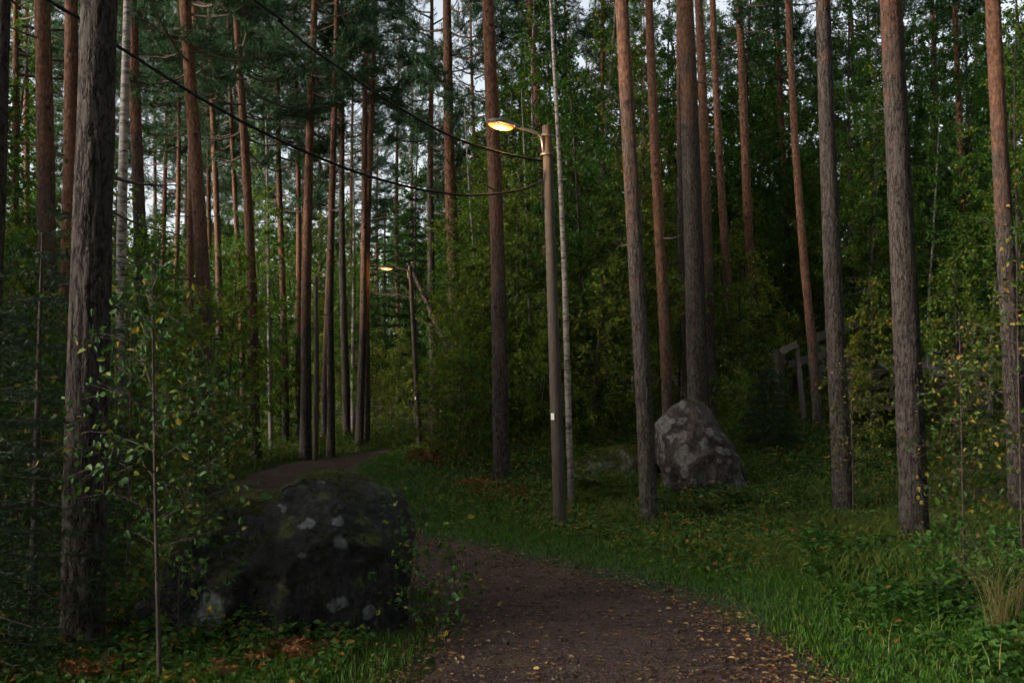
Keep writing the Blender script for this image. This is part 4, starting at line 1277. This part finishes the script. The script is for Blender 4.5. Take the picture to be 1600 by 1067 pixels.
# ------------------------------------------------------------------ street lamps
def street_lamp(u, d, utop, vtop, label, arm_dir, light=40.0, full=True):
    x, y = ux(u, d), d
    z = H1(x, y)
    zt = zv(vtop, d) - z
    lx = (ux(utop, d) - x)
    t = obj('street_lamp', None, loc=(x, y, z))
    tag(t, label, 'street lamp')
    mb = MB()
    s = np.linspace(0, 1, 24)
    P = np.stack([lx * s, 0 * s, -.25 + s * (zt + .25)], 1)
    tube(mb, P, np.interp(s, [0, 1], [.075, .054]), 20, 0)
    obj('pole', mb.mesh('pole', [M['pole']]), t)
    a = np.array([arm_dir[0], arm_dir[1], 0.]); a /= np.linalg.norm(a)
    top = np.array([lx, 0, zt])
    r_ = .075
    p0 = top + a * r_ + np.array([-lx * .05, 0, -.53])
    mb = MB()
    Q = [p0, p0 + [0, 0, .18], p0 + [0, 0, .32], p0 + a * .02 + [0, 0, .385], p0 + a * .07 + [0, 0, .42], p0 + a * .2 + [0, 0, .435], p0 + a * .34 + [0, 0, .445]]
    tube(mb, Q, .016, 10, 0)
    arm = obj('arm', mb.mesh('arm', [M['steel']]), t)
    for dz in (.08, .3):
        mb = MB()
        tube(mb, [top + [0, 0, -.42 + dz - .012], top + [0, 0, -.42 + dz + .012]], .078, 18, 0)
        obj('clamp', mb.mesh('clamp', [M['lamp_grey']]), t)
    mb = MB()
    C = [p0 + a * .0 + [0, 0, .01], p0 + [0, 0, -.12], top + a * .07 + [0, 0, -.75], top + a * .08 + [0, 0, -.95]]
    tube(mb, C, .008, 6, 0)
    obj('cable_lead', mb.mesh('cable_lead', [M['cable']]), t)
    # head in its own frame: x along the arm
    hp = p0 + a * .34 + np.array([0, 0, .445])
    ang = math.atan2(a[1], a[0])
    # housing: shell of stations along x
    st = np.array([(0.0, .035, .034, .0), (.09, .05, .045, .0), (.10, .085, .05, -.005), (.16, .12, .062, -.01), (.28, .145, .072, -.014), (.40, .14, .068, -.014), (.50, .11, .05, -.012), (.55, .06, .03, -.01), (.565, .02, .012, -.01)])
    kk = 24
    an = np.arange(kk) * 2 * math.pi / kk
    V = []
    for (xx, hw, hh, zc) in st:
        cy, cz = np.cos(an) * hw, np.sin(an)
        cz = np.where(cz > 0, cz * hh, cz * hh * .55) + zc
        V.append(np.stack([np.full(kk, xx), cy, cz], 1))
    V = np.concatenate(V)
    ns = len(st)
    i, j = np.meshgrid(np.arange(ns - 1), np.arange(kk), indexing='ij')
    j2 = (j + 1) % kk
    F = np.stack([i * kk + j, i * kk + j2, (i + 1) * kk + j2, (i + 1) * kk + j], -1).reshape(-1, 4)
    mb = MB(); mb.add(V, F, 0, True)
    head = obj('lamp_head', mb.mesh('lamp_head', [M['lamp_grey']]), t, loc=hp, rot=(0, math.radians(-2), ang), scale=.76)
    # glowing bowl
    ph = np.linspace(0, math.pi / 2, 9)
    V = []
    for q in ph:
        V.append(np.stack([.215 * math.cos(q) * np.cos(an), .105 * math.cos(q) * np.sin(an), np.full(kk, -.05 * math.sin(q))], 1))
    V = np.concatenate(V)
    i, j = np.meshgrid(np.arange(8), np.arange(kk), indexing='ij')
    j2 = (j + 1) % kk
    F = np.stack([i * kk + j, (i + 1) * kk + j, (i + 1) * kk + j2, i * kk + j2], -1).reshape(-1, 4)
    mb = MB(); mb.add(V, F, 0, True)
    obj('glowing_bowl', mb.mesh('glowing_bowl', [M['glow']]), head, loc=(.335, 0, -.042))
    for dx, dy in ((.16, -.11), (.47, -.085), (.16, .11), (.47, .085)):
        mb = MB()
        tube(mb, [(dx, dy, -.045), (dx, dy, -.01)], .012, 8, 0)
        obj('latch', mb.mesh('latch', [M['steel']]), head)
    if full:
        mb = MB()
        zt_ = 1.32
        cxx = lx * zt_ / zt
        box(mb, (cxx - .052, -.066, zt_), (.045, .006, .075), 0, Matrix.Rotation(-.65, 4, 'Z'))
        obj('number_tag', mb.mesh('number_tag', [M['white']]), t)
        mb = MB()
        for q in range(5):
            tube(mb, [top + a * .07 + [0, 0, -.52 - q * .03], top + a * (.12 + .02 * (q % 2)) + [0, .02 * (q - 2), -.55 - q * .025]], .009, 6, 0)
        obj('cable_fitting', mb.mesh('cable_fitting', [M['cable']]), t)
    # the lamp's own light
    l = bpy.data.lights.new('lamp_light', 'POINT')
    l.energy = light
    l.color = (1.0, .48, .14)
    l.shadow_soft_size = .05
    lo = obj('lamp_light', l, head, loc=(.335, 0, -.16))
    return t, (x, y, z), zt, lx


L1, b1, h1, lx1 = street_lamp(876, 11.4, 855, 197, 'wooden street lamp pole with glowing orange head nearest the gravel path', (-.8, -.6), 16)
L2, b2, h2, lx2 = street_lamp(657, 27.2, 640, 415, 'second lit street lamp farther along beside the gravel bend', (-1, -.35), 8)
L3, b3, h3, lx3 = street_lamp(772, 40, 768, 434, 'faint third street lamp glowing through the birch leaves', (-1, -.2), 8, False)

# overhead cables: from the lamp pole towards the next pole behind the viewer's left
topz = b1[2] + h1


def cable(pts, r, label, dirx=-0.66, diry=-0.75, start=None):
    """pts: photo points of the cable; each lies over the straight ground line between two poles"""
    x0, y0 = b1[0] + lx1 * .95, b1[1] - .05
    W = []
    for u, v in pts:
        k = (u - 800) / FPX
        # x0 + t*dx = k*(y0 + t*dy)
        t = (k * y0 - x0) / (dirx - k * diry)
        dd = y0 + t * diry
        W.append((x0 + t * dirx, dd, zv(v, dd)))
    W = np.array(W)
    # on towards the pole behind the viewer
    d1 = W[-1] - W[-2]; d1 /= np.linalg.norm(d1[:2])
    for q in (3, 7, 12, 18):
        W = np.concatenate([W, [W[len(pts) - 1] + np.array([dirx, diry, 0]) * q + np.array([0, 0, d1[2] * q * math.exp(-q / 9)])]])
    t = np.linspace(0, len(W) - 1, 260)
    Wn = smooth_poly(W, 260)
    tw = np.stack([np.sin(t * 30), np.cos(t * 30), np.sin(t * 30 + 1)], 1) * r * .35
    mb = MB()
    tube(mb, Wn + tw, r, 6, 0)
    tube(mb, Wn - tw, r * .8, 6, 0)
    o = obj('overhead_cable', mb.mesh('overhead_cable', [M['cable']]))
    tag(o, label, 'cable')
    return W


cable([(847, 252), (800, 243), (740, 227), (690, 207), (640, 180), (590, 150), (535, 113), (480, 75), (430, 34), (388, 0)], .011, 'taut upper black cable running to the nearest street lamp pole')
cable([(846, 283), (820, 295), (790, 301), (755, 305), (720, 305), (680, 300), (640, 293), (560, 271), (480, 240), (400, 204), (300, 150), (180, 76), (115, 36), (60, 0)], .0115, 'slack lower black cable sagging to the nearest street lamp pole')
# cable between second and third lamp
mb = MB()
A_ = np.array([b2[0] + lx2, b2[1], b2[2] + h2 - .5]); B_ = np.array([b3[0] + lx3, b3[1], b3[2] + h3 - .5])
s = np.linspace(0, 1, 40)
Pp = A_ + (B_ - A_) * s[:, None] - np.array([[0, 0, 1]]) * (4 * .7 * s * (1 - s))[:, None]
tube(mb, Pp, .012, 6, 0)
o = obj('overhead_cable', mb.mesh('overhead_cable', [M['cable']]))
tag(o, 'thin cable sagging from the second lamp towards the third', 'cable')

# ------------------------------------------------------------------ timber steps and shed on the bank
d = 19.0
xs_, ys_ = ux(1245, d), d
zs_ = H1(ux(1300, d), d)
t = obj('timber_steps', None, loc=(xs_, ys_, zs_))
tag(t, 'old grey timber steps with slanting rails on the bank', 'steps')


def bar(P0, P1, w, h, name, parent, m='board'):
    P0, P1 = np.array(P0, float), np.array(P1, float)
    mb = MB()
    L_ = np.linalg.norm(P1 - P0)
    q = Vector(P1 - P0).to_track_quat('X', 'Z').to_matrix()
    box(mb, (P0 + P1) / 2, (L_, w, h), 0, q)
    return obj(name, mb.mesh(name, [M[m]]), parent)


def loc_(u, v, dd=0):
    return (ux(u, d + dd) - xs_, dd, zv(v, d + dd) - zs_)


for (u0_, v0_, u1_, v1_, dd) in [(1221, 616, 1211, 545, 0), (1221, 612, 1222, 548, .25), (1258, 640, 1245, 538, 0), (1274, 624, 1268, 522, .5), (1272, 612, 1277, 524, .9)]:
    p0_ = list(loc_(u0_, v0_, dd)); p0_[2] = -.25
    bar(p0_, loc_(u1_, v1_, dd), .08, .08, 'post', t)
bar(loc_(1219, 550, -.06), loc_(1246, 537, -.06), .04, .12, 'rail', t)
bar(loc_(1234, 569, -.06), loc_(1292, 552, .3), .04, .13, 'rail', t)
bar(loc_(1278, 527, .5), loc_(1345, 505, 1.2), .04, .15, 'rail', t)
bar(loc_(1272, 580, .4), loc_(1290, 574, .6), .12, .12, 'rail', t)
for k, (ua, ub, v_, dd) in enumerate([(1322, 1362, 566, 1.4), (1326, 1380, 584, 1.0), (1330, 1412, 602, .6), (1320, 1430, 618, .2), (1316, 1440, 636, -.2)]):
    bar(loc_(ua, v_ + 4, dd), loc_(ub, v_ - 4, dd + .2), .34, .10, 'tread', t)
bar(loc_(1318, 660, -.2), loc_(1340, 566, 1.4), .06, .16, 'stringer', t)
bar(loc_(1436, 652, -.1), loc_(1372, 562, 1.6), .06, .16, 'stringer', t)
# low shed to the right
d2_ = 19.6
xs2, ys2 = ux(1480, d2_), d2_
z2 = H1(xs2, ys2)
t = obj('timber_shed', None, loc=(xs2, ys2, z2))
tag(t, 'low timber shed with grey sheet roof half hidden behind the rowan', 'shed')
hw = zv(575, d2_) - z2
for q in range(7):
    mb = MB(); box(mb, (0, 0.01 * (q % 2), .08 + q * (hw - .1) / 7), (1.7, .05, (hw - .1) / 7 - .012)); obj('board', mb.mesh('board', [M['board']]), t)
for q in (-.8, .8):
    mb = MB(); box(mb, (q, .02, hw / 2 - .1), (.1, .1, hw + .2)); obj('post', mb.mesh('post', [M['board']]), t)
for q in range(4):
    mb = MB(); box(mb, (-.78 + q * .52, .45, hw + .02 + .003 * (q % 2)), (.54, 1.3, .03), 0, Matrix.Rotation(.28, 4, 'X')); obj('roof_sheet', mb.mesh('roof_sheet', [M['roof']]), t)
for q in (-.8, .8):
    mb = MB(); box(mb, (q, .9, hw / 2), (.1, .1, hw + .35)); obj('post', mb.mesh('post', [M['board']]), t)
mb = MB(); box(mb, (0.1, -.1, zv(614, d2_) - z2), (2.0, .05, .05)); obj('rail', mb.mesh('rail', [M['board']]), t)

# stick leaning against the boulder
mb = MB()
p0 = np.array([ux(1082, 14.2), 14.2, zv(640, 14.2)]); p1 = np.array([ux(1042, 14.0), 14.0, zv(578, 14.0)])
tube(mb, [p0 - p0, (p1 - p0) * .5 + [.01, 0, .015], p1 - p0], [.010, .008, .005], 6, 0)
o = obj('fallen_stick', mb.mesh('fallen_stick', [M['dead_wood']]), loc=p0)
tag(o, 'thin brown stick leaning on top of the pointed boulder', 'stick')


# ------------------------------------------------------------------ ground cover (stuff)
def scatter(n, u0, u1, d0, d1, r, pw=1.0):
    """random ground points inside a fan in front of the camera"""
    dd = d0 + (d1 - d0) * r.uniform(0, 1, n) ** pw
    uu = r.uniform(u0, u1, n)
    x = (uu - 800) / FPX * dd
    pd_, sd_ = path_dist(x, dd)
    return x, dd, pd_, sd_


def in_rock(x, y):
    a = (np.abs(x + 1.58) < .95) & (np.abs(y - 7.0) < .55)
    b_ = (np.abs(x - 2.74) < .55) & (np.abs(y - 14.6) < .5)
    return a | b_


def blades(name, n, L0, L1, wid, gm, keep, seed, u=(-60, 1660), dr=(4.2, 26), pw=1.4, lay=.5, label=None):
    r = np.random.default_rng(seed)
    x, y, pd_, sd_ = scatter(n, u[0], u[1], dr[0], dr[1], r, pw)
    k = keep(x, y, pd_, sd_, r) & ~in_rock(x, y)
    x, y = x[k], y[k]
    n = len(x)
    z = height(x, y) + (.015 if 'verge' in label else -.01)
    C = np.stack([x, y, z], 1)
    ln = r.uniform(L0, L1, n) * (1 + .5 * fbm(x * 1.1, y * 1.1, 0 * x, 77, 2))
    az = r.uniform(0, 6.283, n)
    sway = np.stack([np.cos(az), np.sin(az), 0 * az], 1) * (lay * r.uniform(.3, 1.3, n))[:, None]
    sd = np.stack([-np.sin(az), np.cos(az), 0 * az], 1)
    ax2 = r.uniform(0, 6.283, n)
    sd = np.stack([np.cos(ax2), np.sin(ax2), 0 * az], 1)
    w_ = (wid * (1 + y * .045) * r.uniform(.7, 1.3, n))[:, None]
    up = np.array([[0, 0, 1.]])
    l_ = ln[:, None]
    m1 = C + (up * .55 + sway * .22) * l_
    m2 = C + (up * .92 + sway * .85) * l_
    V = np.stack([C - sd * w_ / 2, C + sd * w_ / 2, m1 + sd * w_ * .4, m1 - sd * w_ * .4, m2], 1)
    b = np.arange(n)[:, None] * 5
    V = V.reshape(-1, 3)
    o = obj(name, mesh_np(name, V, [b + np.array([[0, 1, 2, 3]]), b + np.array([[3, 2, 4]])], gm))
    o['kind'] = 'stuff'
    tag(o, label, 'grass')
    print(name, n)
    return o


def fringe(pd_, lo, hi, r):
    return r.uniform(0, 1, len(pd_)) < sstep(lo, hi, pd_)


def lawn(x, y):
    """where short green grass grows: strip right of the bend and verge by the near path"""
    px = np.interp(y, PL[:, 1], PL[:, 0]) + np.interp(y, PL[:, 1], HALF)
    wd = lawn_width(y)
    return np.clip((px + wd + .35 * fbm(x * 1.2, y * 1.2, 0 * x, 47, 3) - x) / .8, 0, 1)


blades('grass', 260000, .03, .085, .0065, M['grass'], lambda x, y, p, s, r: (s > 0) & fringe(p, -.12, .28, r) & (r.uniform(0, 1, len(x)) < lawn(x, y) + .1), 801, (560, 1660), (4.2, 27), 1.3, .5, 'short bright green grass along the path verge')
blades('grass', 70000, .04, .11, .005, M['grass'], lambda x, y, p, s, r: (s < 0) & fringe(p, -.1, .3, r) & (p < 1.6 + r.normal(0, .4, len(x))), 802, (-60, 760), (4.2, 24), 1.3, .5, 'green grass on the boulder side of the path')
blades('grass', 130000, .10, .30, .005, M['grass_dry'], lambda x, y, p, s, r: (s > 0) & (p > .5) & (r.uniform(0, 1, len(x)) > lawn(x, y) * .95) & (vnoise(x * .9, y * .9, 0 * x, 5) + r.normal(0, .35, len(x)) > -.15), 803, (620, 1660), (5, 26), 1.2, .9, 'olive tufted grass on the right bank')
blades('grass', 50000, .10, .28, .005, M['grass_dry'], lambda x, y, p, s, r: (s < 0) & (p > .4) & (y > 7.5) & (vnoise(x * .9, y * .9, 0 * x, 5) + r.normal(0, .35, len(x)) > 0), 804, (-60, 640), (4.2, 30), 1.2, .9, 'olive tufted grass in the wood behind the boulder')


def herbs(name, n, keep, seed, u, dr, pw, hmax, ls, lm, label):
    r = np.random.default_rng(seed)
    x, y, pd_, sd_ = scatter(n, u[0], u[1], dr[0], dr[1], r, pw)
    k = keep(x, y, pd_, sd_, r) & ~in_rock(x, y)
    x, y, pd_ = x[k], y[k], pd_[k]
    n = len(x)
    cl = .5 + .5 * vnoise(x * 1.4, y * 1.4, 0 * x, 55) + .3 * vnoise(x * 4, y * 4, 0 * x, 56)
    hz = np.clip(cl, .12, 1.2) * hmax * r.uniform(.15, 1, n) * sstep(-.1, 1.4, pd_) * np.interp(y, [5, 12, 16], [.6, .7, 1.0])
    C = np.stack([x, y, height(x, y) + hz + .01], 1)
    az = r.uniform(0, 6.283, n)
    D = np.stack([np.cos(az), np.sin(az), r.normal(.1, .35, n)], 1)
    mb = MB()
    leaves(mb, C, D, ls * (1 + y * .02) * r.uniform(.6, 1.4, n), .65, 0, False, r, .7)
    o = obj(name, mb.mesh(name, [lm]))
    o['kind'] = 'stuff'
    tag(o, label, 'undergrowth')
    print(name, n)


herbs('undergrowth', 190000, lambda x, y, p, s, r: (s > 0) & (p > .5) & (r.uniform(0, 1, len(x)) > lawn(x, y) * .88), 811, (600, 1660), (5, 30), 1.15, .36, .042, M['herb'], 'low leafy undergrowth covering the right bank')
herbs('undergrowth', 130000, lambda x, y, p, s, r: (s < 0) & (p > .45), 812, (-80, 660), (4.2, 34), 1.15, .4, .042, M['herb'], 'low leafy undergrowth on the boulder side of the wood')
herbs('undergrowth', 34000, lambda x, y, p, s, r: (s > 0) & (p > .5) & (p > .5 + r.uniform(0, 1.4, len(x))), 813, (1250, 1680), (4.6, 10.5), 1.0, .42, .05, M['leaf_dark'], 'broad leaved weeds right of the near path')
# twiggy undergrowth stems are hidden; fallen leaves on path and floor
r = np.random.default_rng(820)
x, y, pd_, sd_ = scatter(38000, 480, 1500, 4.2, 26, r, 1.6)
edge = np.exp(-(np.abs(pd_) / .22) ** 2)
k = (r.uniform(0, 1, len(x)) < np.where(pd_ < 0, .09, .10) + .8 * np.exp(-(np.abs(pd_ + .12) / .38) ** 2) * (sd_ > 0) + .35 * edge) & (pd_ < 1.4) & ~in_rock(x, y)
x, y, pd_ = x[k], y[k], pd_[k]
C = np.stack([x, y, height(x, y) + np.where(pd_ < .1, .036, .03)], 1)
az = r.uniform(0, 6.283, len(x))
D = np.stack([np.cos(az), np.sin(az), r.normal(.05, .12, len(x))], 1)
mb = MB()
leaves(mb, C, D, r.uniform(.02, .05, len(x)), .62, 0, True, r, .96)
o = obj('fallen_leaves', mb.mesh('fallen_leaves', [M['litter']]))
o['kind'] = 'stuff'
tag(o, 'brown and yellow birch leaves strewn on the gravel path', 'leaves')
print('litter', len(x))
x, y, pd_, sd_ = scatter(90000, 480, 1450, 4.2, 24, r, 1.7)
k = (pd_ < .12) & (r.uniform(0, 1, len(x)) < .35 + .5 * np.clip(vnoise(x * 1.3, y * 2.2, 0 * x, 88) + .3, 0, 1))
x, y = x[k], y[k]
C = np.stack([x, y, height(x, y) + .034], 1)
az = r.uniform(0, 6.283, len(x))
D = np.stack([np.cos(az), np.sin(az), r.normal(.08, .15, len(x))], 1)
mb = MB()
leaves(mb, C, D, r.uniform(.008, .026, len(x)) * (1 + y * .03), .5, 0, False, r, .9)
o = obj('path_debris', mb.mesh('path_debris', [M['debris']]))
o['kind'] = 'stuff'
tag(o, 'tiny bits of bark and dry leaf crumbs covering the gravel path', 'debris')
# moss cushion bumps / loose stones on the path edge
for k in range(14):
    u_, dd = prs.uniform(640, 1250), prs.uniform(5.4, 9.5)
    x_ = ux(u_, dd)
    if path_dist(np.array([x_]), np.array([dd]))[0][0] > .15:
        continue
    mb = MB()
    rr_ = prs.uniform(.012, .026)
    a_ = np.linspace(0, math.pi, 5); an = np.arange(7) * 6.283 / 7
    V = np.array([[math.sin(q) * math.cos(w_) * rr_ * prs.uniform(.8, 1.2), math.sin(q) * math.sin(w_) * rr_ * prs.uniform(.8, 1.2), math.cos(q) * rr_ * .7] for q in a_ for w_ in an])
    i, j = np.meshgrid(np.arange(4), np.arange(7), indexing='ij'); j2 = (j + 1) % 7
    mb.add(V, np.stack([i * 7 + j, (i + 1) * 7 + j, (i + 1) * 7 + j2, i * 7 + j2], -1).reshape(-1, 4), 0, True)
    o = obj('pine_cone', mb.mesh('pine_cone', [M['twig']]), loc=(x_, dd, H1(x_, dd) + .03 + rr_ * .4))
    tag(o, 'small dark pine cone lying on the gravel path', 'pine cone', 'pine cones on the path')

# dry straw tuft
mb = MB()
r = np.random.default_rng(830)
n = 70
az = r.uniform(0, 6.283, n)
C = np.stack([r.normal(0, .05, n), r.normal(0, .05, n), np.zeros(n) - .02], 1)
D = np.stack([np.cos(az) * .3, np.sin(az) * .3, np.ones(n)], 1)
for q in range(n):
    l_ = r.uniform(.35, .75)
    tube(mb, [C[q], C[q] + D[q] * l_ * .6, C[q] + D[q] * l_ + np.array([D[q][0], D[q][1], -.12]) * l_ * r.uniform(.2, 1.2)], [.0022, .0018, .001], 3, 0, False)
x_, y_ = ux(1556, 6.4), 6.4
o = obj('straw_tuft', mb.mesh('straw_tuft', [M['straw']]), loc=(x_, y_, H1(x_, y_)))
tag(o, 'tuft of pale dry grass straws among the weeds right of the path', 'grass')
